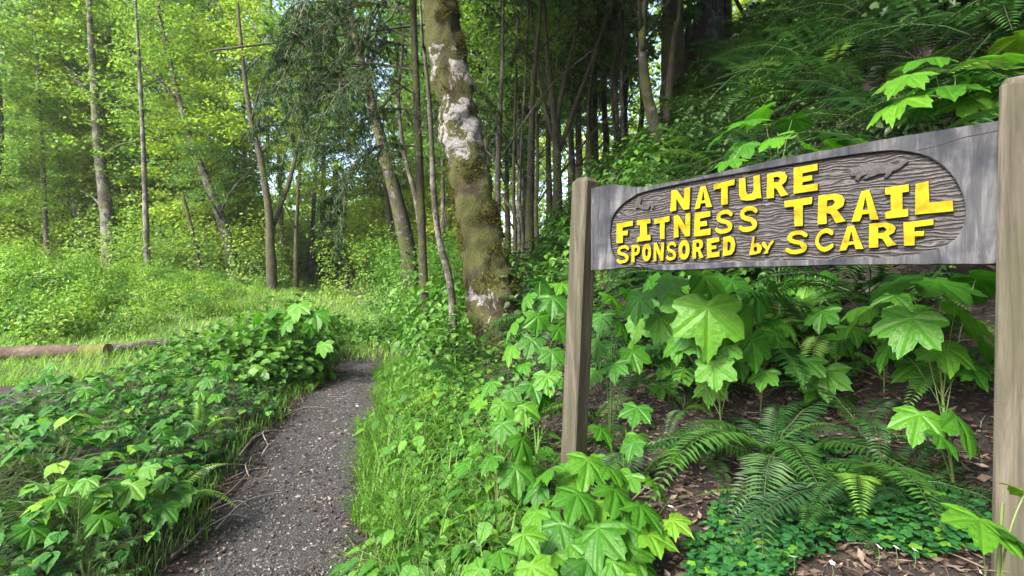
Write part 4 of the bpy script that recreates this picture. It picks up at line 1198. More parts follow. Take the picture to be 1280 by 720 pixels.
px_plant('low plant with two bright lobed leaves beside the lower right post', 1195, 1.62, LUSH,
         [(1150, 518, -.05, 205, .4, 74), (1195, 520, -.08, 330, .35, 82), (1175, 545, -.1, 265, .6, 48)])
px_plant('pale yellow-green lobed plant at the foot of the right post', 1238, 1.02, LUSH,
         [(1225, 650, -.04, 230, .35, 84), (1262, 668, -.06, 320, .4, 70), (1282, 615, 0, 20, .3, 60)])
px_plant('tall lobed plant leaning out above the right end of the sign board', 1180, 2.7, LUSH[2:] + BROAD[:2],
         [(1135, 95, -.1, 200, .25, 78), (1165, 72, 0, 180, .1, 74), (1180, 108, -.1, 235, .35, 92), (1125, 125, -.1, 215, .5, 72), (1225, 92, -.1, 330, .25, 92), (1255, 70, 0, 0, .15, 88), (1270, 105, -.1, 300, .3, 92), (1208, 120, -.1, 260, .5, 74), (1245, 125, -.1, 285, .5, 74), (1150, 135, 0, 230, .5, 56), (1275, 45, .1, 350, .1, 80), (1145, 110, .1, 190, .3, 60)])
px_plant('lobed plant standing above the word TRAIL, left of the tall leaning one', 975, 2.9, BROAD + LUSH[:1],
         [(940, 150, 0, 195, .3, 56), (970, 172, -.1, 250, .5, 64), (1010, 182, -.05, 320, .4, 56), (930, 182, 0, 215, .5, 54), (955, 138, .1, 170, .1, 54), (990, 150, .1, 20, .2, 50), (1040, 185, -.05, 330, .4, 60), (900, 170, 0, 190, .3, 44), (915, 200, -.1, 230, .5, 50), (1065, 178, 0, 350, .3, 50)])
px_plant('bunch of bright lobed leaves at the foot of the left sign post', 738, 1.85, LUSH,
         [(690, 585, 0, 200, .35, 62), (735, 575, .05, 270, .3, 60), (768, 612, -.1, 285, .45, 76), (722, 618, -.12, 250, .45, 74), (800, 632, -.15, 320, .4, 70), (748, 660, -.2, 268, .5, 82), (700, 655, -.15, 220, .5, 64), (785, 682, -.22, 300, .55, 66), (735, 700, -.25, 265, .5, 74), (675, 610, 0, 190, .4, 48), (760, 585, .05, 330, .3, 50), (815, 600, -.05, 350, .4, 46), (840, 650, -.15, 330, .4, 46), (690, 690, -.2, 230, .5, 60), (752, 628, -.05, 270, .35, 64), (718, 592, .05, 240, .3, 52), (780, 655, -.18, 290, .45, 66), (712, 680, -.2, 250, .45, 64), (765, 702, -.28, 275, .5, 70), (812, 668, -.2, 310, .45, 56), (670, 640, -.08, 210, .4, 54), (800, 705, -.25, 300, .5, 58), (660, 672, -.12, 215, .4, 52)])
px_plant('bright lobed plant at the bottom edge, left of the bunch by the post', 640, 1.5, LUSH,
         [(625, 690, 0, 225, .4, 62), (665, 708, -.05, 270, .5, 70), (600, 712, -.05, 205, .4, 54), (655, 668, .1, 300, .3, 46), (690, 725, -.05, 320, .4, 60)])
px_plant('lobed plant filling the space between the big mossy alder and the left post', 672, 3.1, LUSH + BROAD,
         [(660, 370, 0, 230, .4, 44), (690, 372, 0, 290, .4, 46), (672, 395, -.1, 260, .6, 46), (645, 402, 0, 210, .5, 40), (698, 410, -.1, 310, .5, 42), (665, 425, -.1, 250, .6, 44), (690, 440, -.15, 280, .6, 42), (640, 435, -.05, 215, .6, 38), (675, 352, .1, 20, .2, 38), (655, 455, -.1, 230, .6, 40), (685, 470, -.2, 270, .6, 42), (702, 355, .1, 330, .2, 36)])
px_plant('lobed plant just right of the left post, under the sign', 762, 2.6, BROAD,
         [(752, 395, 0, 235, .5, 42), (775, 405, -.05, 290, .5, 44), (750, 430, -.1, 240, .6, 44), (790, 440, -.05, 310, .6, 46), (765, 372, .05, 270, .3, 42), (785, 365, .1, 320, .3, 44), (768, 455, -.1, 265, .6, 40), (745, 465, -.1, 230, .5, 36)])
px_plant('small lobed plant low in the grass midway between the trail and the left post', 622, 2.3, LUSH,
         [(600, 545, 0, 205, .4, 44), (628, 530, 0, 270, .3, 46), (652, 548, -.05, 320, .4, 46), (615, 572, -.1, 240, .5, 46), (645, 585, -.1, 290, .5, 50), (582, 580, -.05, 200, .5, 40), (660, 515, .05, 350, .3, 40), (590, 512, .1, 180, .3, 36)])
px_plant('lobed plant with pale leaves a step behind the low grass plant', 640, 2.9, LUSH,
         [(615, 478, 0, 215, .4, 40), (640, 488, -.05, 265, .5, 42), (665, 480, 0, 310, .4, 42), (628, 505, -.1, 245, .6, 40), (655, 508, -.1, 290, .6, 42), (600, 500, 0, 200, .5, 36), (680, 498, 0, 330, .4, 38), (645, 462, .1, 20, .2, 36)])

px_plant('lobed plant under the board between the left post and tall middle plant', 838, 3.0, BROAD,
         [(812, 350, 0, 220, .4, 48), (845, 358, -.05, 280, .5, 52), (822, 380, -.1, 240, .5, 48), (860, 390, -.1, 300, .5, 46), (800, 402, -.05, 205, .5, 42), (835, 412, -.15, 260, .6, 48), (862, 432, -.15, 290, .6, 44), (815, 436, -.15, 230, .6, 42), (840, 455, -.2, 270, .6, 42), (790, 425, 0, 200, .5, 38)])
px_plant('dark lobed plant behind the board, right of the tall middle plant', 1030, 2.9, BROAD,
         [(1010, 352, 0, 225, .4, 52), (1045, 348, 0, 290, .4, 54), (1070, 362, -.05, 320, .5, 50), (1000, 378, -.1, 215, .5, 48), (1030, 372, -.1, 265, .6, 50), (1085, 350, .1, 350, .3, 46), (985, 352, .1, 190, .4, 46), (1062, 388, -.1, 300, .6, 44)])

for k, (px, y, s_, n_) in enumerate(((950, 2.45, .13, 11), (1105, 2.15, .12, 10), (1015, 2.35, .11, 9), (880, 2.75, .12, 10), (1240, 2.3, .14, 9), (780, 2.15, .09, 8))):
    leafy_plant('broadleaf_plant', 'small lobed plant growing out of the dead leaves under the sign board', 'plant', at(px, y), BROAD, auto_spec(n_, .24, .5, s_, 700 + k, face=4.6, pitch=(.3, .95), low=.2), 'small lobed plants under the sign board', .003)

# sword ferns
def fern(label, loc, n, sc, seed, fronds=None, group=None, name='sword_fern', hd=(0, 2 * PI), pit=(-.35, .35)):
    rs = random.Random(seed)
    root = thing(name, label, 'fern', loc, 0, group)
    for k in range(n):
        a = hd[0] + (hd[1] - hd[0]) * (k + rs.uniform(-.25, .25)) / n
        obj('frond', rs.choice(fronds or FROND), root, (0, 0, 0), (rs.uniform(-.2, .2), rs.uniform(*pit), a), sc * rs.uniform(.75, 1.15))
    return root
fern('large dark sword fern spreading over the litter below the middle of the sign board', at(968, 2.05, .05), 19, .8, 1, pit=(-.3, .25))
fern('single light green fern tuft above the litter, right of the big lobed leaves', at(1035, 2.6, .1), 6, .7, 2, FROND_L, hd=(2.6, 6.8))
fern('flat fern spreading left over the bare litter beside the left post', at(800, 2.45, .05), 7, .62, 3, hd=(2.4, 4.6), pit=(-.1, .2))
fern('fern hanging behind the lower edge of the sign, below the letter C', at(1075, 2.4, .35), 11, .8, 4)
fern('fern under the far right end of the sign board', at(1190, 2.3, .3), 11, .8, 5)
fern('fern beside the litter to the left of the wide dark lobed leaves', at(1060, 1.75, .05), 9, .62, 6, hd=(2.5, 5.6))
fern('small fern beside the mossy trunk foot, behind the left post', at(662, 4.4, .05), 10, .75, 7)
fern('fern in front of the mossy trunk foot, on its left', at(596, 5.5, .05), 10, .75, 71)
fern('fern in front of the mossy trunk foot, on its right', at(652, 5.6, .05), 10, .8, 72)
fern('pale fern standing among the plants left of the mossy trunk', at(590, 4.6, .05), 10, .8, 8, FROND_L + FROND)
fern('narrow pale fern sticking up from the leafy bank left of the trail', at(118, 2.75, .02), 4, .5, 9, FROND_L, hd=(4.3, 5.2), pit=(-1.0, -.5))
fern('flat dark fern in the leafy bank, left of the narrow pale fern', at(75, 3.0, .1), 6, .6, 10, hd=(2.6, 5.6))

for k, (px, y, s_) in enumerate(((795, 3.3, .6), (855, 2.75, .55), (925, 3.1, .65), (1000, 2.75, .6), (1095, 2.55, .6), (1150, 2.25, .55), (880, 2.25, .5), (1085, 1.95, .5), (1140, 1.62, .45), (1010, 1.75, .45), (745, 3.0, .5), (1215, 1.9, .5))):
    fern('small sword fern rising from the dead leaves under the sign board', at(px, y, .03), 9, s_, 120 + k, group='small ferns on the litter under the sign', pit=(-.45, .2))
FP = []
for k in range(5):
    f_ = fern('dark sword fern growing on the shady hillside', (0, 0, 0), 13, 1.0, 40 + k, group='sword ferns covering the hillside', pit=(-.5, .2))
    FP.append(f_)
hf = random.Random(21)
spots = []
tries = 0
while len(spots) < 270 and tries < 16000:
    tries += 1
    y = hf.uniform(1.4, 13.5); d = hf.uniform(2.3, 9.5)
    x = float(np.interp(y, _TY, _HX)) + d
    if x / y > 1.35 or x < -.3: continue
    if d < 3.3 and y < 2.7: continue
    if d < 2.8 and hf.random() < .5: continue
    if any((x - a) ** 2 + (y - b_) ** 2 < (.31 + .018 * y) ** 2 for a, b_ in spots): continue
    spots.append((x, y))
for k, (x, y) in enumerate(spots):
    s = hf.uniform(.8, 1.35)
    loc = (x, y, gzf(x, y) - .02)
    if k < 5:
        r_ = FP[k]; r_.location = loc; r_.rotation_euler = (0, 0, hf.uniform(0, 6.28)); r_.scale = (s, s, s)
    else: dup(FP[k % 5], loc, hf.uniform(0, 6.28), s)

# shrubs along the edge of the hill and the trail (shared foliage)
SH = [shrub_mesh('shrub_a', .55, .75, 520, .085, MAT['shrub'], seed=1.), shrub_mesh('shrub_b', .7, .65, 620, .08, MAT['shrub'], seed=2.), shrub_mesh('shrub_c', .45, .95, 480, .075, MAT['shrub'], seed=3.)]
it = []
for k in range(46):
    y = hf.uniform(5.5, 12); px = hf.uniform(450, 585) if k % 2 else hf.uniform(500, 600)
    x = (px - 640) / 640 * y
    s = hf.uniform(.7, 1.5)
    if x - trail_x(y) < .62 + .6 * s: continue
    it.append((SH[k % 3], None, (x, y, gzf(x, y)), hf.uniform(0, 6), s))
one_mesh_things('leafy_shrub', 'fresh green shrub on the bank right of the trail bend', 'shrub', 'shrubs on the bank by the trail bend', it)
it = []
for k in range(60):
    y = hf.uniform(5.0, 14); d = hf.uniform(1.9, 5)
    x = float(np.interp(y, _TY, _HX)) + d
    if x < .1 or (x / y > .42): continue
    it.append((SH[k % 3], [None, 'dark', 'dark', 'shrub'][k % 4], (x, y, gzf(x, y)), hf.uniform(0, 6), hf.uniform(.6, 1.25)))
one_mesh_things('leafy_shrub', 'shrub among the ferns on the shady slope behind the left post', 'shrub', 'shrubs among the hillside ferns', it)

it = []
for k in range(44):
    y = hf.uniform(3.2, 10); d = hf.uniform(3.0, 8.0); x = float(np.interp(y, _TY, _HX)) + d
    if not (.3 < x / y < 1.05): continue
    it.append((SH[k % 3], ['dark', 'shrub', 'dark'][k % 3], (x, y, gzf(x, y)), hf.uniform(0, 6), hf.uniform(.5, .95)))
one_mesh_things('leafy_shrub', 'dark shrub between the ferns of the slope above the sign', 'shrub', 'shrubs between the ferns above the sign', it)

# ------------------------------------------------------------------ bank of brambles left of the trail
MAT['fine'] = leaf_mat('small_leaf', [(0, (.018, .075, .022)), (.5, (.035, .12, .03)), (1, (.10, .22, .035))], per='object', trans=.36, gloss=.5, veins=[0.0])
FINE = [ovate('leaf', MAT['fine'], 30 + k, .26 + .06 * k) for k in range(3)]
BP = []
for k in range(7):
    spc = []
    rs = random.Random(60 + k)
    small = k >= 4
    for c_ in range(24 if small else 14):                 # leaves in threes on arching stems
        a = c_ * 2.4 + rs.uniform(-.3, .3); q = math.sqrt((c_ + .6) / (24 if small else 14)) * .42
        z = .55 * (1 - .6 * q / .42 * rs.uniform(.5, 1))
        for h_ in (-1.0, 0, 1.0):
            spc.append(((q * math.cos(a), q * math.sin(a), z), a + h_, rs.uniform(-.05, .35) + abs(h_) * .1, rs.uniform(-.3, .3), rs.uniform(.075, .14) * (.55 if small else 1.0) * (1.0 if h_ == 0 else .85)))
    if small: BP.append(leafy_plant('trailing_plant', 'small-leaved trailing plant among the brambles left of the trail', 'plant', (0, 0, 0), FINE, spc, 'small-leaved plants among the brambles', .002))
    else: BP.append(leafy_plant('bramble_plant', 'leafy bramble clump on the bank left of the trail', 'bramble', (0, 0, 0), BRAM, spc, 'brambles on the bank left of the trail', .003))
spots = []; tries = 0
while len(spots) < 165 and tries < 8000:
    tries += 1
    y = hf.uniform(1.9, 7.6)
    x = hf.uniform(-1.08 * y, float(trail_x(y)) - .66 - .2 * abs(float(wob(0, y * 2.2, 5.))))
    px = 640 + 640 * x / y
    if abs(px - 135) < 40 and 2.9 < y < 3.7: continue     # dark hollow
    if y > float(np.interp(px, [-50, 120, 260, 330], [4.3, 5.2, 6.6, 7.5])): continue
    if any((x - a) ** 2 + (y - b_) ** 2 < (.21 + .015 * y) ** 2 for a, b_ in spots): continue
    spots.append((x, y))
for k, (x, y) in enumerate(spots):
    edge_ = float(trail_x(y)) - x
    s = .84 * (1.0 + .6 * float(wob(x * 1.1, y * 1.3, 3.))) * hf.uniform(.8, 1.2) * float(np.interp(edge_, [.7, 1.1, 2.5], [.55, .85, 1.15])) * float(np.interp(y, [2, 4.5, 7], [.85, 1.05, 1.0])) * (1 - (1 - float(np.interp(640 + 640 * x / y, [-50, 120, 300], [.42, .6, 1.0]))) * float(np.interp(y, [3.2, 4.6], [0, 1])))
    loc = (x, y, gzf(x, y) - .02)
    if k < 7:
        BP[k].location = loc; BP[k].rotation_euler = (0, 0, hf.uniform(0, 6)); BP[k].scale = (s, s, s)
    else: dup(BP[k % 7], loc, hf.uniform(0, 6.28), s)

for k, (px, y, s_) in enumerate(((40, 2.6, .55), (205, 3.0, .5), (250, 4.0, .55), (30, 4.2, .6), (150, 5.2, .6), (225, 5.4, .55), (70, 3.5, .5))):
    fern('fern frond tuft poking out of the brambles left of the trail', at(px, y, .12), 6, s_, 160 + k, FROND + FROND_L, group='ferns among the brambles', pit=(-.7, 0))
for k, (px, y, s_) in enumerate(((95, 2.5, .1), (175, 2.75, .11), (20, 3.3, .12), (215, 3.6, .11), (120, 4.4, .12), (255, 4.7, .12), (60, 5.0, .12), (280, 5.6, .12), (190, 4.9, .1))):
    leafy_plant('broadleaf_plant', 'lobed leaves standing above the brambles left of the trail', 'plant', at(px, y), BROAD + LUSH[:2], auto_spec(9, .2, .5, s_, 500 + k, face=4.9, pitch=(.3, .8)), 'lobed plants among the brambles', .003)
# shrubs where the trail bends left
BSH = [shrub_mesh('trail_shrub_a', .6, .8, 420, .13, MAT['shrub'], seed=4., wr=.85), shrub_mesh('trail_shrub_b', .8, .65, 460, .12, MAT['shrub'], seed=5., wr=.85)]
it = []
for (px, y, s) in ((452, 10.6, .6), (478, 10.2, .7), (425, 11.5, .6), (335, 6.8, 1.1), (370, 7.0, .85), (300, 6.4, .9), (352, 7.8, 1.2), (372, 8.8, 1.15), (318, 7.4, 1.0), (275, 6.9, .8), (352, 6.4, .7), (380, 10.2, 1.0), (250, 6.2, .7), (290, 7.9, .9), (230, 7.2, .7), (200, 6.6, .65)):
    p = at(px, y); it.append((BSH[len(it) % 2], None, p, hf.uniform(0, 6), s))
one_mesh_things('leafy_shrub', 'dark leafy shrub on the left where the trail bends out of sight', 'shrub', 'shrubs left of the trail bend', it)
px_plant('plant with large blue-green leaves topping the shrubs left of the trail bend', 372, 6.6, BROAD,
         [(345, 388, 0, 200, .3, 34), (372, 382, 0, 260, .4, 36), (395, 392, 0, 320, .3, 32), (322, 395, 0, 200, .4, 30), (360, 402, -.1, 240, .5, 32), (388, 408, -.1, 290, .5, 30), (405, 430, -.1, 290, .6, 30), (335, 412, -.1, 220, .5, 28)])

# ------------------------------------------------------------------ ground cover and grass
def grass_patch(name, label, xs, ys, L, W, mat, bend=.8, T=T_BLADE, lean=None):
    n = len(xs)
    P = np.stack([xs, ys, gz(xs, ys) - .01], -1)
    a = RNG.uniform(0, 2 * PI, n)
    d = np.stack([np.cos(a) * bend, np.sin(a) * bend, np.ones(n)], -1) * RNG.uniform(.5, 1.2, (n, 1)) * np.array([1, 1, 1.0])
    if lean is not None: d += np.array(lean)
    d = norm(d)
    side = np.stack([-np.sin(a), np.cos(a), np.zeros(n)], -1)
    nn = norm(np.cross(d, side)); nn *= np.sign(nn[:, 2:3] + 1e-6)
    V, F = leaves(P, d, nn, L, W, T)
    return tag(obj(name, mesh(name, V, F, MAT[mat], True)), label, 'grass', kind='stuff')


n = 16000
ys = RNG.uniform(1.4, 7.5, n)
ys = ys[wob(ys * 3, ys * 5, 2.) + RNG.normal(0, .5, n) > -.1]; n = len(ys)
off = .42 + .2 * wob(ys * 0, ys * 2.6, 1.) + np.abs(RNG.normal(0, .42, n)) * np.interp(ys, [1.4, 3, 7], [1.0, .85, .7])
grass_patch('grass', 'long green grass bending over the right edge of the trail', trail_x(ys) + off, ys, RNG.uniform(.15, .42, n) * np.clip(off * 1.6, .45, 1), RNG.uniform(.004, .011, n), 'grass', 1.25, lean=(-.15, -.15, 0))
n = 1500
ys = RNG.uniform(1.8, 8.5, n); off = .52 + .12 * wob(ys * 0, ys * 3.1, 2.) + np.abs(RNG.normal(0, .16, n))
grass_patch('grass', 'short grass tufts along the left edge of the trail', trail_x(ys) - off, ys, RNG.uniform(.05, .2, n), RNG.uniform(.003, .007, n), 'grass', .9)
n = 42000
ys = 6.2 + 26 * RNG.uniform(0, 1, n) ** 1.5; xs = RNG.uniform(-1.05, -.22, n) * ys
keep = (xs < trail_x(ys) + 1.2) & ~((np.abs(xs - trail_x(ys)) < .4) & (ys < 8.3))
xs, ys = xs[keep], ys[keep]; n = len(xs)
grass_patch('meadow_grass', 'bright grass of the clearing left of the trail', xs, ys, RNG.uniform(.06, .26, n), RNG.uniform(.008, .02, n) * ys / 11, 'grass_light', .7, T_STRIP)

def cover(name, label, xs, ys, h, L, mat, wr=.8, T=T_OVATE, tilt=.5):
    n = len(xs)
    P = np.stack([xs, ys, gz(xs, ys) + RNG.uniform(.1, 1, n) * h], -1)
    l = L * RNG.uniform(.6, 1.3, n)
    V, F = leaves(P, rdir(n, -.35, .1), upish(n, tilt), l, l * wr, T)
    return tag(obj(name, mesh(name, V, F, MAT[mat])), label, 'ground cover', kind='stuff')
MAT['cover'] = leaf_mat('cover_leaf', [(0, (.011, .045, .011)), (.5, (.022, .075, .015)), (1, (.06, .15, .022))], trans=.34)  # leaf colour darkened to give shaded depth between the brambles
n = 15000
ys = 1.7 + 7.3 * RNG.uniform(0, 1, n) ** 1.1; xs = RNG.uniform(-1.1, 0, n) * ys
keep = (trail_x(ys) - xs > .62 + .2 * wob(xs, ys * 2)) & (ys < np.interp(640 + 640 * xs / ys, [-50, 120, 260, 330], [4.6, 5.6, 7.0, 8.2])) & ~((np.abs(640 + 640 * xs / ys - 130) < 30) & (ys > 2.9) & (ys < 3.5))
xs, ys = xs[keep], ys[keep]
cover('undergrowth', 'low leaves filling the bank between the brambles left of the trail', xs, ys, np.clip((trail_x(ys) - xs - .5) * .5, .05, .26) * np.interp(640 + 640 * xs / ys, [0, 250], [.7, 1.]), .065, 'cover')
n = 9000
ys = RNG.uniform(1.3, 9, n); d = .75 + np.abs(RNG.normal(0, .45, n)); xs = np.interp(ys, _TY, _HX) + d
keep = (d < 1.5 + .3 * wob(xs * 2, ys * 2)) | (ys > 3.4)
xs, ys = xs[keep], ys[keep]
cover('undergrowth', 'low leafy growth on the strip between the trail and the bank', xs, ys, .24, .06, 'shrub')
n = 9000
ys = RNG.uniform(3.2, 14, n); xs = np.interp(ys, _TY, _HX) + RNG.uniform(1.6, 10, n)
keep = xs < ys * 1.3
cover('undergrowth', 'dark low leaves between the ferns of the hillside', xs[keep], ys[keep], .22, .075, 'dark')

# tall meadow plants
HERB = [shrub_mesh('meadow_plant_a', .55, .8, 520, .085, MAT['meadow'], T_OVATE, .5, 1.5, 5, .6), shrub_mesh('meadow_plant_b', .7, .7, 620, .09, MAT['meadow'], T_OVATE, .55, 2.5, 5, .6), shrub_mesh('meadow_plant_c', .4, 1.05, 480, .08, MAT['meadow'], T_OVATE, .45, 3.5, 5, .6)]
it = []
for k in range(190):
    y = 9.0 + 9 * hf.uniform(0, 1) ** 1.3; px = hf.uniform(-50, 330)
    edge_ = np.interp(px, [-50, 150, 330], [9.0, 9.6, 13])
    if y < edge_: continue
    p = at(px, y)
    s = hf.uniform(.65, 1.15) * float(np.interp(px, [0, 150, 330], [1.15, .9, .55]))
    it.append((HERB[k % 3], [None, None, 'alder_mid', None, 'shrub'][k % 5] if k % 5 != 2 else None, p, hf.uniform(0, 6), s))
one_mesh_things('meadow_plant', 'tall light green plant in the meadow behind the fallen log', 'plant', 'tall plants of the meadow', it)

# soft broad-leaved herbs in the grass right of the trail
MAT['herb'] = leaf_mat('soft_herb_leaf', [(0, (.03, .11, .016)), (.5, (.05, .16, .02)), (1, (.09, .23, .026))], per='object', trans=.4, veins=[0.0])
HL = [ovate('leaf', MAT['herb'], 80 + k, .30 + .05 * k) for k in range(3)]
HP = []
for k in range(5):
    HP.append(leafy_plant('herb', 'soft leafy herb in the long grass on the right edge of the trail', 'herb', (0, 0, 0), HL, auto_spec(26, .2, .34, .075, 300 + k, pitch=(.1, .7)), 'herbs in the grass right of the trail', .003))
spots = []; tries = 0
while len(spots) < 36 and tries < 4000:
    tries += 1
    y = hf.uniform(1.55, 6.8); x = float(trail_x(y)) + .62 + abs(hf.gauss(0, .38))
    if any((x - a) ** 2 + (y - b_) ** 2 < (.17 + .02 * y) ** 2 for a, b_ in spots): continue
    spots.append((x, y))
for k, (x, y) in enumerate(spots):
    s = hf.uniform(.75, 1.3); loc = (x, y, gzf(x, y) - .02)
    if k < 5: HP[k].location = loc; HP[k].rotation_euler = (0, 0, hf.uniform(0, 6)); HP[k].scale = (s, s, s)
    else: dup(HP[k % 5], loc, hf.uniform(0, 6.28), s)

# wood sorrel under the right post
n = 5600
ys = RNG.uniform(1.0, 2.3, n); px = 860 + (1300 - 860) * RNG.uniform(0, 1, n)
xs = (px - 640) / 640 * ys
d = xs - np.interp(ys, _TY, _HX)
keep = (d < 2.35) & (wob(xs * 3, ys * 3, 2.) + .6 * (2.05 - ys) > .02)
xs, ys = xs[keep], ys[keep]; n = len(xs)
hh = RNG.uniform(.03, .10, n); a = RNG.uniform(0, 2 * PI, n)
P3, D3, N3, L3 = [], [], [], []
ctr = np.stack([xs, ys, gz(xs, ys) + hh], -1)
for q in range(3):
    b_ = a + q * 2.094
    P3.append(ctr); D3.append(np.stack([np.cos(b_), np.sin(b_), np.full(n, -.12)], -1)); N3.append(upish(n, .22)); L3.append(RNG.uniform(.018, .032, n))
T_HEART = (np.array([(0, 0, 0), (.55, .5, .06), (1, .34, -.05), (.86, 0, -.02), (1, -.34, -.05), (.55, -.5, .06)]), [np.array([(0, 3, 1), (1, 3, 2), (0, 5, 3), (5, 4, 3)])])
L3 = np.concatenate(L3)
V, F = leaves(np.concatenate(P3), np.concatenate(D3), np.concatenate(N3), L3, L3 * 1.05, T_HEART)
tag(obj('wood_sorrel', mesh('wood_sorrel', V, F, MAT['sorrel'])), 'low three-leaved sorrel covering the ground near the right post', 'ground cover', kind='stuff')

g = Geo()
for q in range(5):
    b_ = q * 2 * PI / 5
    V, F = leaves([(0, 0, 0)], [(math.cos(b_), math.sin(b_), .45)], [(0, 0, 1)], .011, .009, T_OVATE); g.add(V, F, 0)
flm = g.build('petals', [MAT['petal']])
V, F = tube([(0, 0, -.05), (.004, 0, -.025), (0, 0, 0)], .0008, 4, False); stm = mesh('stem', V, F, MAT['stem'])
for k, (px, py) in enumerate(((1098, 684), (1120, 685), (1143, 688), (1040, 704), (1008, 596), (1090, 608), (1153, 648), (838, 634), (893, 690), (1088, 607), (992, 697))):
    yy = 1.5
    for _ in range(30):                                    # walk down the line of sight to just above the ground
        q = sp(px, py, yy); yy *= 1.0 - .25 * ((gzf(q.x, q.y) + .075) - q.z) / max(.2, 1.5 - q.z) if True else 1
    root = thing('wildflower', 'tiny white flower among the sorrel near the right post', 'flower', q, 0, 'white flowers in the sorrel')
    obj('petals', flm, root, rot=(hf.uniform(0, .8), 0, hf.uniform(0, 6)), sc=hf.uniform(.8, 1.3)); obj('stem', stm, root)

# ------------------------------------------------------------------ logs, sticks, stake
def log(name, label, a, b_, r0, r1, mat, bend=0.0, seg=14, sunk=.3):
    A, B = Vector(a), Vector(b_)
    A.z = gzf(A.x, A.y) + r0 * (1 - sunk); B.z = gzf(B.x, B.y) + r1 * (1 - sunk)
    base = (A + B) / 2
    root = thing(name, label, 'log', base)
    mid = (A + B) / 2 + Vector((0, bend, 0)); mid.z = max(mid.z, gzf(mid.x, mid.y) + (r0 + r1) / 2 * (1 - sunk))
    P = spline([A - base, mid - base, B - base], 26)
    V, F = tube(P, np.linspace(r0, r1, 26), seg, False, .3, 5.5, a[0])
    o = obj('bark', mesh('bark', V, F, MAT[mat], True), root)
    for (e, q) in ((0, 1), (-1, -1)):
        ring = V[:seg] if e == 0 else V[-seg:]
        c = ring.mean(0)
        R1 = c + (ring - c) * .86
        V2 = np.concatenate([ring, R1 + (P[0] - P[1]) * .1 * q, [c]])
        j = np.arange(seg); j2 = (j + 1) % seg
        obj('cut_end', mesh('cut_end', V2, [np.stack([j, j2, seg + j2, seg + j], -1), np.stack([seg + j, seg + j2, np.full(seg, 2 * seg)], -1)], MAT['cut']), root)
    return root
MAT['cut'] = plain_mat('cut_wood', (.14, .10, .06), .85, (.24, .18, .11), 18, .3)
p0 = at(-110, 7.7); p1 = at(104, 7.9)
log('fallen_log', 'smooth reddish fallen log lying at the left edge of the clearing', p0, p1, .105, .095, 'bark_log', .10, sunk=.1)
p0 = at(104, 7.75); p1 = at(136, 7.7)
log('mossy_log', 'short mossy log end touching the reddish fallen log', p0, p1, .10, .11, 'bark_mosslog', 0, sunk=.1)
p0 = at(138, 8.1); p1 = at(300, 9.0)
log('rotten_log', 'long dark rotten log sunk in grass right of the mossy log end', p0, p1, .09, .085, 'bark_grey', .5, sunk=.3)

def stick(label, pts, r, mat='stick', name='stick', group=None):
    P = [Vector((x, y, gzf(x, y) + dz)) for x, y, dz in pts]
    base = P[0].copy()
    V, F = tube(spline([p - base for p in P], 14), np.linspace(r, r * .5, 14), 6, True, .15, 14., r)
    o = obj(name, mesh(name, V, F, MAT[mat], True), None, base)
    return tag(o, label, 'stick', group)
def pxs(px, py):
    """ground point seen at px, py"""
    yy = 4.0
    for _ in range(60):
        q = sp(px, py, yy); e = gzf(q.x, q.y) - q.z
        yy *= 1 - .5 * e / max(.3, 1.5 - q.z)
    return (q.x, q.y)
def pstick(label, pix, r, dz=.02, **k):
    return stick(label, [pxs(*p) + (dz,) for p in pix], r, **k)
pstick('thick grey stick lying on the left edge of the trail', [(272, 555), (292, 548), (316, 540)], .022, .04)
pstick('grey root curling beside the thick stick on the trail edge', [(300, 572), (312, 556), (322, 545), (335, 540)], .010)
pstick('long thin stick lying along the left edge of the trail', [(262, 640), (285, 620), (305, 600), (318, 580)], .007)
pstick('thin pale stick near the lower left of the trail', [(215, 700), (240, 680), (262, 655)], .008)
pstick('short stick crossing the trail edge below the thick grey stick', [(290, 600), (315, 590), (335, 588)], .007)
pstick('pale stick lying on the litter under the sign, right of the left post', [(755, 480), (790, 478), (828, 464)], .009, .05)
pstick('thin dark twig in the litter left of the light fern tuft', [(995, 430), (1020, 410), (1048, 396)], .006, .05, mat='twig')
pstick('thin twig on the litter beside the right post', [(1188, 560), (1210, 575), (1225, 580)], .005, .04, mat='twig')
pstick('reddish twig across the top of the gravel where the trail bends', [(415, 470), (440, 466), (470, 470)], .008, .03, mat='twig')

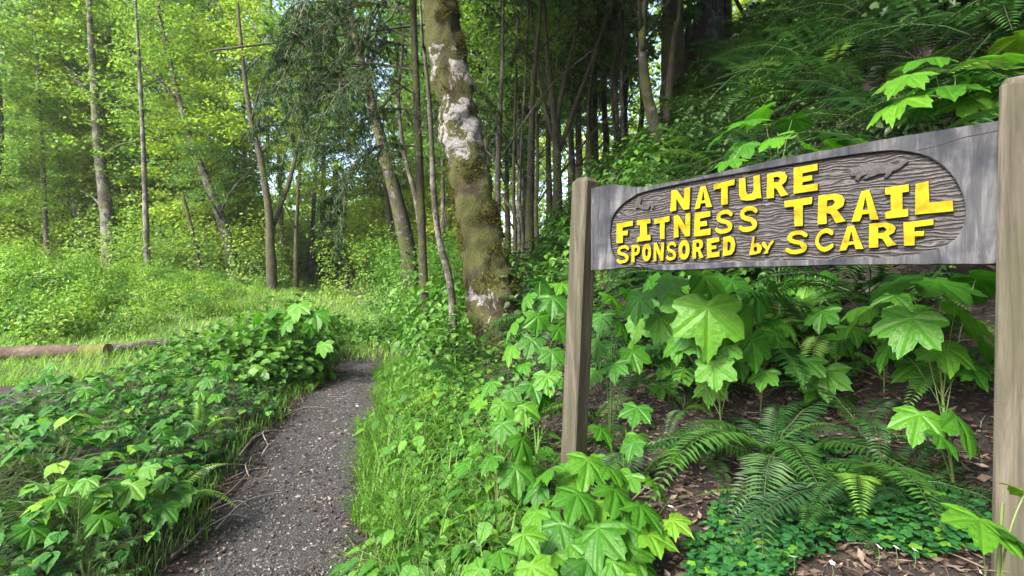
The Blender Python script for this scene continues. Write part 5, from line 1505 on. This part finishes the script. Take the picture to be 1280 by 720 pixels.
for k in range(22):
    y = hf.uniform(2.3, 7.5); e_ = float(trail_x(y)) - hf.uniform(.38, .75); a = hf.uniform(-.9, .9); l = hf.uniform(.2, .55)
    if k % 4 == 3: e_ = float(trail_x(y)) + hf.uniform(.4, .55)
    stick('dry curled stem spilling from the plants onto the edge of the trail', [(e_, y, .03), (e_ + l * .5 * math.sin(a) + .04, y + l * .5 * math.cos(a), .07), (e_ + l * math.sin(a + .4), y + l * math.cos(a + .4), .03)], hf.uniform(.003, .006), ['stick', 'twig'][k % 2], 'dry_stem', 'dry stems along the trail edge')

p = at(432, 19)
root = thing('wooden_stake', 'short brown stake standing by the grass path in the distance', 'stake', p)
V, F = tube([(0, 0, -.1), (.01, 0, .3), (.02, 0, .75)], [.075, .072, .07], 8, True, .1, 8.); obj('post', mesh('post', V, F, MAT['bark_dark']), root)
V, F = tube([(.02, 0, .752), (.02, 0, .80)], [.07, .055], 8); obj('cap', mesh('cap', V, F, MAT['cut']), root)

# bright moss-yellow tuft beside the trail
p = at(545, 4.55)
root = thing('yellow_tuft', 'small yellow-green tuft of feathery growth right of the trail', 'plant', p)
n = 900
d = rdir(n, .1, 1); P = d * RNG.uniform(.02, .16, (n, 1)) * np.array([1.1, 1, 1.4])
V, F = leaves(P, norm(d + rdir(n) * .5), rdir(n), RNG.uniform(.03, .07, n), RNG.uniform(.006, .012, n), T_STRIP)
MAT['tuft'] = leaf_mat('yellow_tuft_leaf', [(0, (.20, .24, .01)), (1, (.34, .36, .03))], trans=.3)
obj('foliage', mesh('foliage', V, F, MAT['tuft']), root)

# ------------------------------------------------------------------ thin haze added to lift the dark gaps in the far wood
m = bpy.data.materials.new('gap_lift_haze'); m.use_nodes = True
nt = m.node_tree
for n_ in list(nt.nodes):
    if n_.type == 'BSDF_PRINCIPLED': nt.nodes.remove(n_)
pv = N(nt, 'ShaderNodeVolumePrincipled', Density=.0005, Anisotropy=.2)
pv.inputs['Color'].default_value = (.95, .97, .93, 1)
nt.links.new(pv.outputs[0], nt.nodes['Material Output'].inputs['Volume'])
bm = bmesh.new(); bmesh.ops.create_cube(bm, size=1.0)
bmesh.ops.scale(bm, vec=(620, 520, 44), verts=bm.verts); bmesh.ops.translate(bm, vec=(-30, 180, 18.5), verts=bm.verts)
me = bpy.data.meshes.new('haze'); bm.to_mesh(me); bm.free(); me.materials.append(m)
tag(obj('haze', me), 'thin pale haze added to lighten the dark gaps between the far trees', 'haze', kind='stuff')
